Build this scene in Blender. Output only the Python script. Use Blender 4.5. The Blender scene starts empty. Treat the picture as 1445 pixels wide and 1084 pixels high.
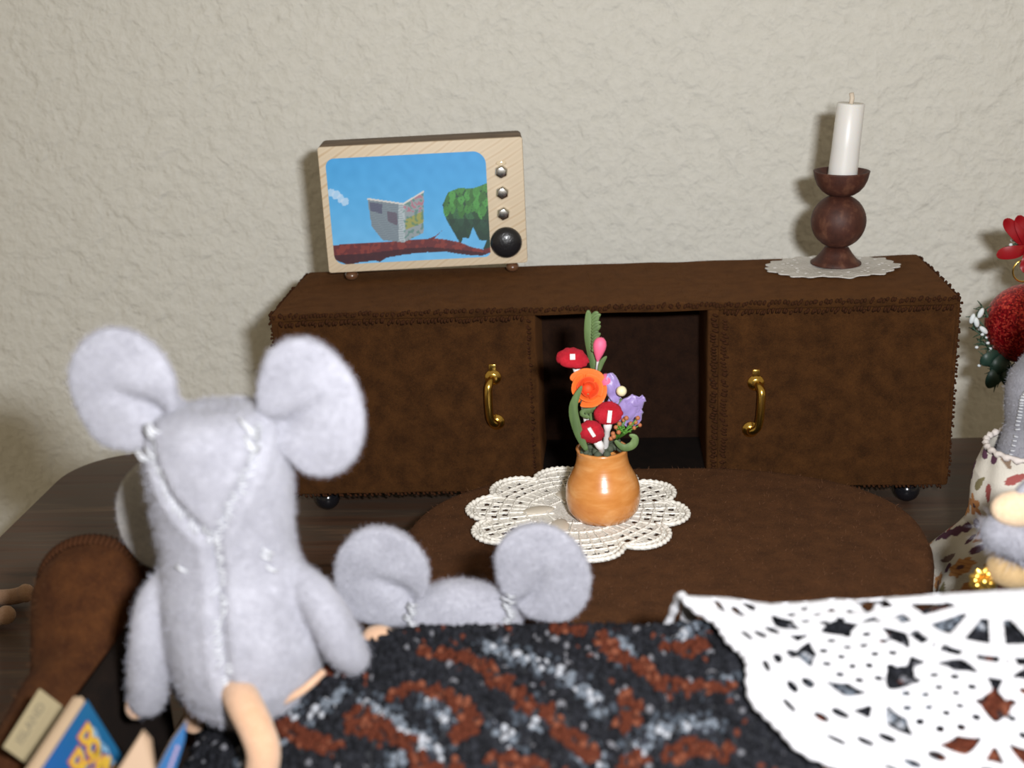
import bpy, bmesh, math, random
import numpy as np
from mathutils import Vector, Matrix, noise
from mathutils.bvhtree import BVHTree
random.seed(4); rng = np.random.default_rng(4)
S = 0.01                                   # the script works in centimetres, Blender in metres
scn = bpy.context.scene
COL = scn.collection
PI = math.pi

# ------------------------------------------------------------------ camera, world, flash, exposure
FPX, YAW, PITCH, ROLL = 1773.7, -0.08385, 0.33034, -0.04924
CAM = np.array([0.0876, -42.313, 19.6605])
_w = np.array([math.sin(YAW)*math.cos(PITCH), math.cos(YAW)*math.cos(PITCH), -math.sin(PITCH)])
_r = np.cross(_w, [0, 0, 1]); _r /= np.linalg.norm(_r); _u = np.cross(_r, _w)
RT = math.cos(ROLL)*_r + math.sin(ROLL)*_u
UP = -math.sin(ROLL)*_r + math.cos(ROLL)*_u
FW = _w
cam = bpy.data.cameras.new('camera'); co = bpy.data.objects.new('camera', cam); COL.objects.link(co)
m = Matrix.Identity(4)
for i in range(3):
    m[i][0], m[i][1], m[i][2], m[i][3] = RT[i], UP[i], -FW[i], CAM[i]*S
co.matrix_world = m
cam.sensor_width = 36; cam.lens = 36*FPX/1445; cam.clip_start = 0.005; cam.clip_end = 50
cam.dof.use_dof = True; cam.dof.focus_distance = 41*S; cam.dof.aperture_fstop = 17
scn.camera = co
wd = bpy.data.worlds.new('world'); scn.world = wd; wd.use_nodes = True
wd.node_tree.nodes['Background'].inputs[0].default_value = (1.0, 0.82, 0.56, 1)
wd.node_tree.nodes['Background'].inputs[1].default_value = 0.29
fl = bpy.data.lights.new('camera_flash', 'AREA'); fl.shape = 'RECTANGLE'; fl.size = 0.02; fl.size_y = 0.012
fl.energy = 2.1; fl.color = (0.97, 0.975, 1.0)
fo = bpy.data.objects.new('camera_flash', fl); COL.objects.link(fo)
fm = m.copy(); fp = CAM + RT*3.6 + UP*2.1 - FW*1.0
for i in range(3): fm[i][3] = fp[i]*S
fo.matrix_world = fm
vs = scn.view_settings
scn.display_settings.display_device = 'sRGB'
vs.view_transform = 'Standard'; vs.look = 'None'; vs.gamma = 1; vs.use_curve_mapping = False; vs.exposure = 0.0

# ------------------------------------------------------------------ measuring aid: where a line of sight meets a real plane
def on(u, v, ax, val):
    d = FW + RT*(u-722.5)/FPX - UP*(v-542)/FPX
    return CAM + d*((val-CAM[ax])/d[ax])
def lin(c):
    return tuple((x/12.92 if x <= .04045 else ((x+.055)/1.055)**2.4) for x in c)
def h3(r, g, b): return lin((r/255, g/255, b/255))

# ------------------------------------------------------------------ mesh helpers
class M:
    def __init__(s): s.v = []; s.f = []; s.c = None; s.mi = []
    def add(s, v, f, mi=0):
        o = len(s.v); s.v.extend([tuple(map(float, p)) for p in v]); s.f.extend([tuple(i+o for i in q) for q in f]); s.mi.extend([mi]*len(f)); return s
    def xf(s, mat):
        s.v = [tuple(mat @ Vector(p)) for p in s.v]; return s
    def join(s, o, mi=0): return s.add(o.v, o.f, mi)
def box(x0, x1, y0, y1, z0, z1, mm=None, mi=0):
    mm = mm or M()
    return mm.add([(x0,y0,z0),(x1,y0,z0),(x1,y1,z0),(x0,y1,z0),(x0,y0,z1),(x1,y0,z1),(x1,y1,z1),(x0,y1,z1)],
                  [(0,3,2,1),(4,5,6,7),(0,1,5,4),(1,2,6,5),(2,3,7,6),(3,0,4,7)], mi)
def lathe(prof, n=32, mm=None, c=(0,0,0), cap=True, mi=0):
    mm = mm or M(); v = []; f = []
    for r, z in prof:
        for k in range(n):
            a = 2*PI*k/n; v.append((c[0]+r*math.cos(a), c[1]+r*math.sin(a), c[2]+z))
    for j in range(len(prof)-1):
        for k in range(n):
            f.append((j*n+k, j*n+(k+1) % n, (j+1)*n+(k+1) % n, (j+1)*n+k))
    if cap:
        f.append(tuple(range(n))[::-1]); f.append(tuple((len(prof)-1)*n+k for k in range(n)))
    return mm.add(v, f, mi)
def tube(path, rad, n=8, mm=None, cap=True, mi=0, closed=False):
    mm = mm or M(); P = [Vector(p) for p in path]; v = []; f = []; L = len(P)
    rad = rad if hasattr(rad, '__len__') else [rad]*L
    ref = None
    for i in range(L):
        if closed: t = P[(i+1) % L]-P[i-1]
        else: t = P[min(i+1, L-1)]-P[max(i-1, 0)]
        t.normalize()
        if ref is None:
            ref = t.orthogonal().normalized()
        ref = (ref - t*ref.dot(t)).normalized(); b = t.cross(ref)
        for k in range(n):
            a = 2*PI*k/n; v.append(P[i]+(ref*math.cos(a)+b*math.sin(a))*rad[i])
    for i in range(L if closed else L-1):
        j = (i+1) % L
        for k in range(n):
            f.append((i*n+k, i*n+(k+1) % n, j*n+(k+1) % n, j*n+k))
    if cap and not closed:
        f.append(tuple(range(n))[::-1]); f.append(tuple((L-1)*n+k for k in range(n)))
    return mm.add(v, f, mi)
def ball(c, r, nu=16, nv=10, mm=None, rot=None, mi=0):
    mm = mm or M(); r = r if hasattr(r, '__len__') else (r, r, r); v = []; f = []
    for j in range(1, nv):
        p = PI*j/nv
        for k in range(nu):
            a = 2*PI*k/nu
            q = Vector((r[0]*math.sin(p)*math.cos(a), r[1]*math.sin(p)*math.sin(a), r[2]*math.cos(p)))
            if rot: q = rot @ q
            v.append(q+Vector(c))
    q = Vector((0, 0, r[2])); q = rot @ q if rot else q
    v.append(Vector(c)+q); v.append(Vector(c)-q); t = len(v)-2
    for j in range(nv-2):
        for k in range(nu):
            f.append((j*nu+k, (j+1)*nu+k, (j+1)*nu+(k+1) % nu, j*nu+(k+1) % nu))
    for k in range(nu):
        f.append((t, k, (k+1) % nu)); f.append((t+1, (nv-2)*nu+(k+1) % nu, (nv-2)*nu+k))
    return mm.add(v, f, mi)
def smoothpath(pts, n=6):
    P = [Vector(p) for p in pts]; out = []
    for i in range(len(P)-1):
        a, b, c, d = P[max(i-1, 0)], P[i], P[i+1], P[min(i+2, len(P)-1)]
        for k in range(n):
            t = k/n; out.append(.5*((2*b)+(c-a)*t+(2*a-5*b+4*c-d)*t*t+(3*b-a-3*c+d)*t**3))
    out.append(P[-1]); return out
def to_mesh(mm, sc=1.0):
    me = bpy.data.meshes.new('mesh'); me.from_pydata([(a*sc, b*sc, c*sc) for a, b, c in mm.v], [], mm.f); me.update(); return me
def bake(mm, mods):
    me = to_mesh(mm); o = bpy.data.objects.new('tmp', me); COL.objects.link(o)
    for ty, kw in mods:
        md = o.modifiers.new('m', ty)
        for k, val in kw.items(): setattr(md, k, val)
    dg = bpy.context.evaluated_depsgraph_get(); e = o.evaluated_get(dg).to_mesh()
    r = M(); r.v = [tuple(v.co) for v in e.vertices]; r.f = [tuple(p.vertices) for p in e.polygons]; r.mi = [p.material_index for p in e.polygons]
    o.evaluated_get(dg).to_mesh_clear(); bpy.data.objects.remove(o); bpy.data.meshes.remove(me); return r
def bev(mm, w=.1, s=3): return bake(mm, [('BEVEL', dict(width=w, segments=s, limit_method='ANGLE', angle_limit=.5))])
def tag(o, label=None, cat=None, group=None, kind=None):
    if label: o['label'] = label
    if cat: o['category'] = cat
    if group: o['group'] = group
    if kind: o['kind'] = kind
    return o
def mk(name, mm, mats, parent=None, loc=(0,0,0), smooth=True, colors=None, label=None, cat=None, group=None, kind=None, flat_angle=None):
    me = to_mesh(mm, S); me.name = name
    mats = mats if isinstance(mats, (list, tuple)) else [mats]
    for x in mats: me.materials.append(x)
    if len(mats) > 1: me.polygons.foreach_set('material_index', mm.mi)
    if smooth:
        me.polygons.foreach_set('use_smooth', [True]*len(me.polygons))
        if flat_angle: me.set_sharp_from_angle(angle=flat_angle)
    if colors is not None:
        a = me.color_attributes.new('tint', 'FLOAT_COLOR', 'POINT')
        c = np.ones((len(mm.v), 4), dtype=np.float32); c[:, :3] = np.asarray(colors)[:, :3]; a.data.foreach_set('color', c.ravel())
    o = bpy.data.objects.new(name, me); COL.objects.link(o)
    o.location = Vector(loc)*S
    if parent: o.parent = parent
    return tag(o, label, cat, group, kind)
def empty(name, loc, label, cat, rot=(0,0,0), group=None):
    o = bpy.data.objects.new(name, None); COL.objects.link(o); o.location = Vector(loc)*S; o.rotation_euler = rot
    o.empty_display_size = .01
    return tag(o, label, cat, group)
def sheet(F, us, vs_):
    """flat sheet where field F(U,V) > 0, with clean cut edges (marching squares)"""
    U, V = np.meshgrid(us, vs_, indexing='ij'); W = F(U, V); W = np.where(W == 0, 1e-9, W)
    mm = M(); idx = {}; vl = []
    def vert(key, p):
        if key not in idx: idx[key] = len(vl); vl.append(p)
        return idx[key]
    ins = W > 0; nx, ny = W.shape
    anyi = ins[:-1, :-1] | ins[1:, :-1] | ins[:-1, 1:] | ins[1:, 1:]
    faces = []
    for i, j in zip(*np.nonzero(anyi)):
        cs = [(i, j), (i+1, j), (i+1, j+1), (i, j+1)]; poly = []
        for k in range(4):
            a = cs[k]; b = cs[(k+1) % 4]
            if ins[a]: poly.append(vert(a, (us[a[0]], vs_[a[1]])))
            if ins[a] != ins[b]:
                t = W[a]/(W[a]-W[b]); key = (a, b) if a < b else (b, a)
                poly.append(vert(key, (us[a[0]]+(us[b[0]]-us[a[0]])*t, vs_[a[1]]+(vs_[b[1]]-vs_[a[1]])*t)))
        if len(poly) > 2: faces.append(tuple(poly))
    return vl, faces
def fuzz(name, src, n, ln, wd_, mat, parent, loc=(0,0,0), keep=None, droop=0.0):
    """short loose fibres standing on a felt surface"""
    V = np.array(src.v); tri = []
    for q in src.f:
        for k in range(1, len(q)-1): tri.append((q[0], q[k], q[k+1]))
    T = np.array(tri); A, B, C_ = V[T[:, 0]], V[T[:, 1]], V[T[:, 2]]
    N = np.cross(B-A, C_-A); ar = np.linalg.norm(N, axis=1)+1e-12; N = N/ar[:, None]
    pick = rng.choice(len(T), n, p=ar/ar.sum()); a = rng.random((n, 1)); b = rng.random((n, 1)); fl_ = (a+b) > 1
    a = np.where(fl_, 1-a, a); b = np.where(fl_, 1-b, b)
    P = A[pick]+(B[pick]-A[pick])*a+(C_[pick]-A[pick])*b; Nn = N[pick]
    if keep is not None:
        kk = keep(P); P = P[kk]; Nn = Nn[kk]; n = len(P)
    d = Nn*rng.uniform(.3, 1, (n, 1))+rng.normal(0, .55, (n, 3)); d /= np.linalg.norm(d, axis=1)[:, None]
    L = ln*rng.uniform(.4, 1.5, (n, 1)); side = np.cross(d, rng.normal(0, 1, (n, 3))); side /= np.linalg.norm(side, axis=1)[:, None]
    bend = rng.normal(0, .35, (n, 3)); mid = P+d*L*.5; tip = P+d*L+bend*L*.6; tip[:, 2] -= droop*L[:, 0]
    w = wd_
    vv = np.stack([P-side*w-Nn*.01, P+side*w-Nn*.01, mid-side*w*.8, mid+side*w*.8, tip], 1).reshape(-1, 3)
    mm = M(); mm.v = [tuple(p) for p in vv.tolist()]
    for k in range(n):
        o = 5*k; mm.f.append((o, o+1, o+3, o+2)); mm.f.append((o+2, o+3, o+4))
    mm.mi = [0]*len(mm.f)
    return mk(name, mm, mat, parent, loc=loc, kind='stuff')

# ------------------------------------------------------------------ materials
def mat(name, base=(.5,.5,.5), rough=.8, metal=0, sheen=0, coat=0, spec=.5):
    mt = bpy.data.materials.new(name); mt.use_nodes = True; b = mt.node_tree.nodes['Principled BSDF']
    b.inputs['Base Color'].default_value = (*base, 1); b.inputs['Roughness'].default_value = rough
    b.inputs['Metallic'].default_value = metal; b.inputs['Sheen Weight'].default_value = sheen
    b.inputs['Coat Weight'].default_value = coat; b.inputs['Specular IOR Level'].default_value = spec
    return mt, mt.node_tree, b
def N(nt, ty, **kw):
    n = nt.nodes.new(ty)
    for k, v in kw.items():
        if k in n.inputs: n.inputs[k].default_value = v
        else: setattr(n, k, v)
    return n
def coords(nt, sc=(100,100,100), rot=(0,0,0), out='Object'):
    t = N(nt, 'ShaderNodeTexCoord'); mp = N(nt, 'ShaderNodeMapping'); mp.inputs['Scale'].default_value = sc; mp.inputs['Rotation'].default_value = rot
    nt.links.new(t.outputs[out], mp.inputs[0]); return mp.outputs[0]
def noise_(nt, vec, scale, detail=4, rough=.5, dist=0):
    n = N(nt, 'ShaderNodeTexNoise'); n.inputs['Scale'].default_value = scale; n.inputs['Detail'].default_value = detail
    n.inputs['Roughness'].default_value = rough; n.inputs['Distortion'].default_value = dist
    nt.links.new(vec, n.inputs['Vector']); return n.outputs['Fac']
def ramp(nt, fac, stops):
    r = N(nt, 'ShaderNodeValToRGB'); e = r.color_ramp.elements
    while len(e) < len(stops): e.new(.5)
    for k, (p, c) in enumerate(stops): e[k].position = p; e[k].color = (*c, 1)
    nt.links.new(fac, r.inputs[0]); return r.outputs[0]
def bump(nt, b, h, dist, strength=1):
    n = N(nt, 'ShaderNodeBump'); n.inputs['Distance'].default_value = dist*S; n.inputs['Strength'].default_value = strength
    nt.links.new(h, n.inputs['Height']); nt.links.new(n.outputs[0], b.inputs['Normal']); return n
def math_(nt, op, a, b_):
    n = N(nt, 'ShaderNodeMath', operation=op)
    for i, x in enumerate((a, b_)):
        if isinstance(x, (int, float)): n.inputs[i].default_value = x
        else: nt.links.new(x, n.inputs[i])
    return n.outputs[0]
def felt(name, dark, light, sheen=.35, sc=5, bd=.05):
    mt, nt, b = mat(name, dark, .95, sheen=sheen, spec=.15); v = coords(nt)
    big = noise_(nt, v, sc*.35, 4, .6); fine = noise_(nt, v, sc*3.2, 4, .75, 1.6)
    f = math_(nt, 'ADD', math_(nt, 'MULTIPLY', big, .45), math_(nt, 'MULTIPLY', fine, .55))
    nt.links.new(ramp(nt, f, [(.39, dark), (.63, light)]), b.inputs['Base Color'])
    b.inputs['Sheen Roughness'].default_value = .45; b.inputs['Sheen Tint'].default_value = (*[min(1, x*4) for x in light], 1)
    bump(nt, b, fine, bd, .8); return mt
FELT = felt('brown_felt', (.028, .0105, .0027), (.080, .031, .0078), .42)
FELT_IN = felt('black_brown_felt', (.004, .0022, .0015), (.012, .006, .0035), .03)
FELT_T = felt('table_brown_felt', (.028, .0110, .0040), (.078, .031, .0110), .22)
FELT_RUST = felt('rust_brown_felt', (.030, .009, .003), (.085, .030, .008), .06)
GREY = felt('grey_felt', (.235, .235, .265), (.35, .35, .39), .12, 3, .04)
PALE = felt('pale_felt', (.34, .33, .33), (.50, .49, .48), .3, 3, .04)
PEACH = felt('peach_felt', (.42, .25, .15), (.52, .33, .22), .2, 3, .03)
def plain(name, c, r=.6, **k): return mat(name, c, r, **k)[0]
FIB_G = plain('grey_fibre', (.34, .34, .39), 1, spec=.1)
FIB_B = plain('brown_fibre', (.085, .038, .017), 1, spec=.1)
FIB_B2 = plain('light_brown_fibre', (.16, .075, .04), 1, spec=.1)
THREAD_W = plain('white_thread', (.47, .48, .50), .6, spec=.3)
THREAD_B = plain('brown_thread', (.042, .0155, .006), .95, spec=.1)
BRASS, _nt, _b = mat('brass', (.80, .52, .12), .22, metal=1)
BLACK = plain('black_gloss', (.008, .008, .010), .18)
LEATHER, nt, b = mat('black_stud', (.012, .012, .014), .3, coat=.3); bump(nt, b, noise_(nt, coords(nt), 12, 3), .02, .5)
CHROME = plain('chrome', (.72, .72, .70), .18, metal=1)
COPPER = plain('copper_bead', (.13, .06, .03), .25, coat=.6)
def attr_mat(name, rough=.6, **k):
    mt, nt, b = mat(name, (1,1,1), rough, **k); a = N(nt, 'ShaderNodeAttribute', attribute_name='tint')
    nt.links.new(a.outputs['Color'], b.inputs['Base Color']); return mt, nt, b
PRINT, _, _ = attr_mat('printed_paper', .42)
CLOTH, nt, b = attr_mat('printed_cotton', .85); v = coords(nt, (100,100,100))
bump(nt, b, noise_(nt, v, 22, 2, .6), .02, .6)
PILE, nt, b = attr_mat('boucle_pile', .95, spec=.1)
# stucco wall
WALL, nt, b = mat('stucco', (.72, .70, .62), .9, spec=.2); v = coords(nt)
n1 = noise_(nt, v, .85, 4, .55, .35); n2 = noise_(nt, v, 2.3, 3, .55, .3); n3 = noise_(nt, v, 10, 3, .6)
ridge = ramp(nt, n1, [(.38, (0,0,0)), (.47, (.45,.45,.45)), (.56, (.85,.85,.85)), (.68, (1,1,1))])
hsum = math_(nt, 'ADD', math_(nt, 'MULTIPLY', ridge, .5), math_(nt, 'ADD', math_(nt, 'MULTIPLY', n2, .9), math_(nt, 'MULTIPLY', n3, .10)))
bump(nt, b, hsum, .17, .8)
nt.links.new(ramp(nt, n2, [(.3, (.72,.71,.64)), (.7, (.775,.765,.70))]), b.inputs['Base Color'])
# desk laminate
DESK, nt, b = mat('dark_wood_laminate', (.06,.035,.02), .5, spec=.25); v = coords(nt, (8, 120, 100))
g1 = noise_(nt, v, 1.6, 6, .65, .5); g2 = noise_(nt, coords(nt, (3, 30, 20)), 1.3, 3, .5)
nt.links.new(ramp(nt, math_(nt, 'ADD', math_(nt, 'MULTIPLY', g1, .6), math_(nt, 'MULTIPLY', g2, .4)), [(.34, (.040,.024,.017)), (.46, (.105,.055,.034)), (.54, (.085,.060,.044)), (.66, (.19,.115,.070))]), b.inputs['Base Color'])
bump(nt, b, g1, .01, .5)
FLOOR = plain('beige_carpet', (.35, .30, .24), .95)
# pine front of the television
PINE, nt, b = mat('pale_pine', (.6,.45,.28), .55); v = coords(nt, (100,100,100), (0, .55, 0))
nz = noise_(nt, coords(nt, (22,100,30), (0,.2,0)), 1.2, 3, .5, .3)
wv = N(nt, 'ShaderNodeTexWave', wave_type='BANDS', bands_direction='Z'); wv.inputs['Scale'].default_value = .95; wv.inputs['Distortion'].default_value = 3.5; wv.inputs['Detail'].default_value = 2; wv.inputs['Detail Scale'].default_value = .35
nt.links.new(v, wv.inputs['Vector'])
gr = math_(nt, 'ADD', math_(nt, 'MULTIPLY', wv.outputs['Fac'], .7), math_(nt, 'MULTIPLY', nz, .5))
nt.links.new(ramp(nt, gr, [(.15, (.60,.49,.34)), (.80, (.64,.53,.38)), (1.0, (.53,.40,.25))]), b.inputs['Base Color'])
BARK, nt, b = mat('dark_stained_wood', (.10,.06,.035), .75); v = coords(nt, (60, 200, 240)); n = noise_(nt, v, .8, 4, .6)
nt.links.new(ramp(nt, n, [(.3, (.085,.058,.038)), (.7, (.22,.155,.10))]), b.inputs['Base Color']); bump(nt, b, n, .03)
STAIN, nt, b = mat('mahogany_stain', (.10,.03,.015), .6, spec=.4); v = coords(nt, (260, 260, 60)); n = noise_(nt, v, .9, 5, .65)
n2 = noise_(nt, coords(nt), 2.2, 4, .7)
nt.links.new(ramp(nt, math_(nt, 'MULTIPLY', math_(nt, 'ADD', n, n2), .5), [(.3, (.030,.009,.006)), (.52, (.065,.020,.012)), (.68, (.15,.062,.034))]), b.inputs['Base Color']); bump(nt, b, n, .02, .6)
WAX, nt, b = mat('white_wax', (.74,.73,.70), .38, spec=.5); b.inputs['Subsurface Weight'].default_value = .25; b.inputs['Subsurface Radius'].default_value = (.004,.003,.002); b.inputs['Subsurface Scale'].default_value = 1.0
WICK = plain('cream_wick', (.62,.53,.42), .8)
LACE, nt, b = mat('ivory_lace', (.66,.62,.54), .42, sheen=.3, spec=.6); v = coords(nt)
n = noise_(nt, v, 9, 3, .6, 1); nt.links.new(ramp(nt, n, [(.3, (.50,.46,.38)), (.65, (.76,.73,.66))]), b.inputs['Base Color']); bump(nt, b, n, .05)
CORD = plain('ivory_cord', (.78,.75,.68), .35, spec=.7)
SATIN = plain('ivory_satin', (.62,.56,.46), .35, spec=.6)
CROCH, nt, b = mat('white_cotton_crochet', (.60,.60,.62), .85, spec=.15); bump(nt, b, noise_(nt, coords(nt), 7, 3, .6, .5), .06, .8)
PAPERLACE, nt, b = mat('off_white_lace', (.62,.60,.56), .7, spec=.4); bump(nt, b, noise_(nt, coords(nt), 8, 3, .6), .06, 1)
VASE, nt, b = mat('orange_glazed_wood', (.55,.20,.04), .28, coat=.5, spec=.5)
n = noise_(nt, coords(nt, (90,90,200)), .9, 4, .6, .4)
nt.links.new(ramp(nt, n, [(.3, (.50,.17,.03)), (.5, (.60,.24,.06)), (.7, (.72,.36,.13))]), b.inputs['Base Color'])
bump(nt, b, noise_(nt, coords(nt, (15,15,420)), 1.2, 2), .02, .5)
RED = felt('red_flock', (.40,.009,.018), (.60,.024,.042), .2, 8, .03)
WHITEP = plain('white_paint', (.78,.76,.74), .5)
ORANGE, nt, b = mat('orange_paper', (.80,.16,.02), .7); bump(nt, b, noise_(nt, coords(nt), 5, 3), .05, .6)
ORANGE2 = plain('deep_orange_paper', (.75,.075,.012), .7)
PINK = plain('pink_bud', (.80,.13,.25), .6)
YEL = plain('cream_bead', (.80,.72,.45), .5)
LILAC = plain('lilac_satin', (.30,.22,.48), .38, sheen=.4)
LEAFG, nt, b = mat('green_leaf', (.10,.17,.05), .65); n = noise_(nt, coords(nt, (300,300,60)), 1, 3)
nt.links.new(ramp(nt, n, [(.3, (.060,.105,.030)), (.7, (.17,.26,.09))]), b.inputs['Base Color'])
DKGREEN = plain('dark_moss', (.06,.075,.045), .8)
BERRY = plain('orange_seed', (.42,.14,.05), .6)
GLITTER, nt, b = mat('red_glitter', (.42,.008,.015), .35, metal=.55)
vo = N(nt, 'ShaderNodeTexVoronoi'); vo.inputs['Scale'].default_value = 17; nt.links.new(coords(nt), vo.inputs['Vector'])
nt.links.new(ramp(nt, vo.outputs['Color'], [(.2, (.16,.002,.006)), (.6, (.50,.010,.018)), (.85, (.85,.10,.06))]), b.inputs['Base Color'])
nm = N(nt, 'ShaderNodeNormalMap'); mixv = N(nt, 'ShaderNodeBump'); mixv.inputs['Distance'].default_value = .0015; nt.links.new(vo.outputs['Color'], mixv.inputs['Height']); nt.links.new(mixv.outputs[0], b.inputs['Normal'])
PINE_G = plain('fir_green', (.035,.075,.040), .6)
SNOW = plain('snow_tip', (.75,.80,.80), .7)
REDFOIL = plain('red_petal', (.30,.005,.010), .4, coat=.2)
GOLD = plain('gold_foil', (.85,.52,.10), .25, metal=.9)
PAPER = plain('manila_paper', (.235,.19,.105), .8)
PAGE = plain('page_edges', (.33,.235,.145), .8)
INK = plain('grey_ink', (.13,.11,.07), .8)
YTEXT = plain('yellow_lettering', (.46,.29,.03), .5)
RTEXT = plain('red_lettering', (.30,.04,.04), .5)
PTEXT = plain('pale_blue_lettering', (.16,.28,.36), .5)

# ------------------------------------------------------------------ the setting
mk('wall_back', box(-90, 90, 15.6, 17, -75, 120), WALL, smooth=False, kind='structure', label='cream stucco wall with knockdown relief behind the furniture')
mk('floor', box(-90, 90, -150, 15.6, -76, -75), FLOOR, smooth=False, kind='structure')
pts = []; R_ = 3.0; x0, y1 = -22.8, 6.9
for k in range(13):
    a = PI-(PI/2)*k/12; pts.append((x0+R_+R_*math.cos(a), y1-R_+R_*math.sin(a)))
pts += [(34, y1), (34, -55), (x0, -55)]; n = len(pts)
dm = M().add([(x, y, -2.4) for x, y in pts]+[(x, y, 0) for x, y in pts], [tuple(range(n))] + [tuple(range(n, 2*n))[::-1]] + [(i, n+i, n+(i+1) % n, (i+1) % n) for i in range(n)])
desk = empty('desk', (0, 0, 0), 'dark walnut laminate desk with a rounded corner under all the doll furniture', 'desk')
mk('desktop', bev(dm, .12, 2), DESK, desk, smooth=True, flat_angle=.6)
for x in (-20, 31):
    for y in (-52, 4):
        mk('leg', box(x-2, x+2, y-2, y+2, -75, -2.4), DESK, desk, smooth=False)

# ------------------------------------------------------------------ sideboard
SB_Z0, SB_Z1, SB_D = .85, 7.9, 6.3
sb = empty('sideboard', (0, 0, 0), 'long brown felt doll sideboard with two doors and an open niche against the wall', 'sideboard')
def softbox(x0, x1, y0, y1, z0, z1, w=.14, amp=.035, cuts=.6):
    bm = bmesh.new(); bmesh.ops.create_cube(bm, size=1)
    for v_ in bm.verts: v_.co = Vector((x0 if v_.co.x < 0 else x1, y0 if v_.co.y < 0 else y1, z0 if v_.co.z < 0 else z1))
    for ax, ln in ((0, x1-x0), (1, y1-y0), (2, z1-z0)):
        k = max(1, int(ln/cuts)); lo = (x0, y0, z0)[ax]
        for i in range(1, k):
            p = [0, 0, 0]; p[ax] = lo+ln*i/k; nn = [0, 0, 0]; nn[ax] = 1
            bmesh.ops.bisect_plane(bm, geom=bm.verts[:]+bm.edges[:]+bm.faces[:], plane_co=p, plane_no=nn)
    mm = M(); bm.verts.index_update(); mm.v = [tuple(v_.co) for v_ in bm.verts]; mm.f = [tuple(q.index for q in f_.verts) for f_ in bm.faces]; mm.mi = [0]*len(mm.f); bm.free()
    mm = bev(mm, w, 3)
    mm.v = [tuple(Vector(p)+noise.noise_vector(Vector(p)*.55)*amp) for p in mm.v]; return mm
top_m = softbox(-12, 12, -.05, SB_D, SB_Z1-.28, SB_Z1, .12, .05)
# real sideboard is hand-made: ends lean a little inwards
mk('top_panel', top_m, FELT, sb)
mk('bottom_panel', softbox(-11.9, 11.9, .1, SB_D, SB_Z0, SB_Z0+.3, .12), FELT, sb)
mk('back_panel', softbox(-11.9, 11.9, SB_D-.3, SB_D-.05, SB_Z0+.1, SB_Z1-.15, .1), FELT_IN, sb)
for xa, xb in ((-11.98, -11.65), (11.68, 12.02)):
    mk('end_panel', softbox(xa, xb, 0, SB_D, SB_Z0+.02, SB_Z1-.08, .12), FELT, sb)
for xa, xb in ((-2.95, -2.55), (3.45, 3.85)):
    mk('divider', softbox(xa, xb, .03, SB_D-.2, SB_Z0+.1, SB_Z1-.12, .12), FELT, sb)
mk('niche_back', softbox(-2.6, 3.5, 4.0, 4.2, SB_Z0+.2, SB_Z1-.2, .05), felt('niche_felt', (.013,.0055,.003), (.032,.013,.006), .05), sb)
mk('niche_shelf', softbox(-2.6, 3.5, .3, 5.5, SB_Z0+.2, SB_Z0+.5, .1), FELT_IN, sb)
for side, (xa, xb, hx, tp, bt) in enumerate(((-11.75, -2.8, -4.12, 5.42, 3.72), (3.8, 11.85, 5.12, 5.0, 3.25))):
    dr = softbox(xa, xb, -.12, .35, SB_Z0+.1, SB_Z1-.30, .14, .04)
    d = mk('door', dr, FELT, sb)
    lean = -.16 if side else .04
    hp = smoothpath([(hx, -.1, tp), (hx+(.13 if side else -.10), -.42, tp-.12), (hx+(.16 if side else -.16), -.55, tp-.4), (hx+(.08 if side else -.14), -.55, bt+.3), (hx+lean, -.42, bt+.02), (hx+lean, -.1, bt)], 5)
    hm = tube(hp, .155, 10)
    hd = mk('handle', bake(hm, [('SUBSURF', dict(levels=1, render_levels=1))]), BRASS, d, label='curved brass pull handle')
    hd.location = (0, 0, 0)
    rm = lathe([(.30, 0), (.30, .06), (.22, .10), (.17, .16)], 16)
    rm.xf(Matrix.Rotation(PI/2, 4, 'X'))
    r1 = M(); r1.v = list(rm.v); r1.f = list(rm.f); r1.mi = list(rm.mi)
    r1.xf(Matrix.Translation((hx, -.12, tp)))
    r2 = M(); r2.v = list(rm.v); r2.f = list(rm.f); r2.mi = list(rm.mi); r2.xf(Matrix.Translation((hx+lean, -.12, bt)))
    mk('handle_rosette', bev(r1, .02, 1), BRASS, d); mk('handle_rosette', bev(r2, .02, 1), BRASS, d)
    mk('handle_tab', bev(box(hx-.13, hx+.13, -.2, -.1, tp+.18, tp+.50), .03, 2), BRASS, d)
for x, y in ((-10.75, .75), (10.75, .75), (-10.75, 5.3), (10.75, 5.3)):
    mk('foot', ball((x, y, .44), (.46, .46, .44), 20, 12), BLACK, sb)
# whip stitches along every edge of the felt cladding
st = M()
def stitches(a, b, n, dirv, r=.045, jit=.05, ln=.17):
    a = Vector(a); b = Vector(b); dv = Vector(dirv)
    for k in range(n):
        p = a.lerp(b, (k+.5)/n)+Vector((random.uniform(-jit, jit), 0, random.uniform(-jit, jit))); q = p+dv*ln*random.uniform(.7, 1.2)+(b-a).normalized()*.07
        tube([p-dv*.03, p.lerp(q, .5)+Vector((0, -.035, .02)), q], [r*.8, r*1.25, r*.8], 5, st)
stitches((-12, -.06, 7.78), (12, -.06, 7.80), 190, (0, .25, .6))
stitches((-11.7, -.15, 7.50), (-3, -.15, 7.52), 72, (0, 0, .8)); stitches((3.9, -.15, 7.52), (11.7, -.15, 7.50), 62, (0, 0, .8))
stitches((-2.9, -.02, 7.5), (-2.9, -.02, 1.2), 48, (.9, 0, 0)); stitches((3.6, 0, 7.5), (3.6, 0, 1.2), 50, (.9, 0, 0)); stitches((3.95, -.1, 7.4), (3.95, -.1, 1.3), 50, (.9, 0, 0))
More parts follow.
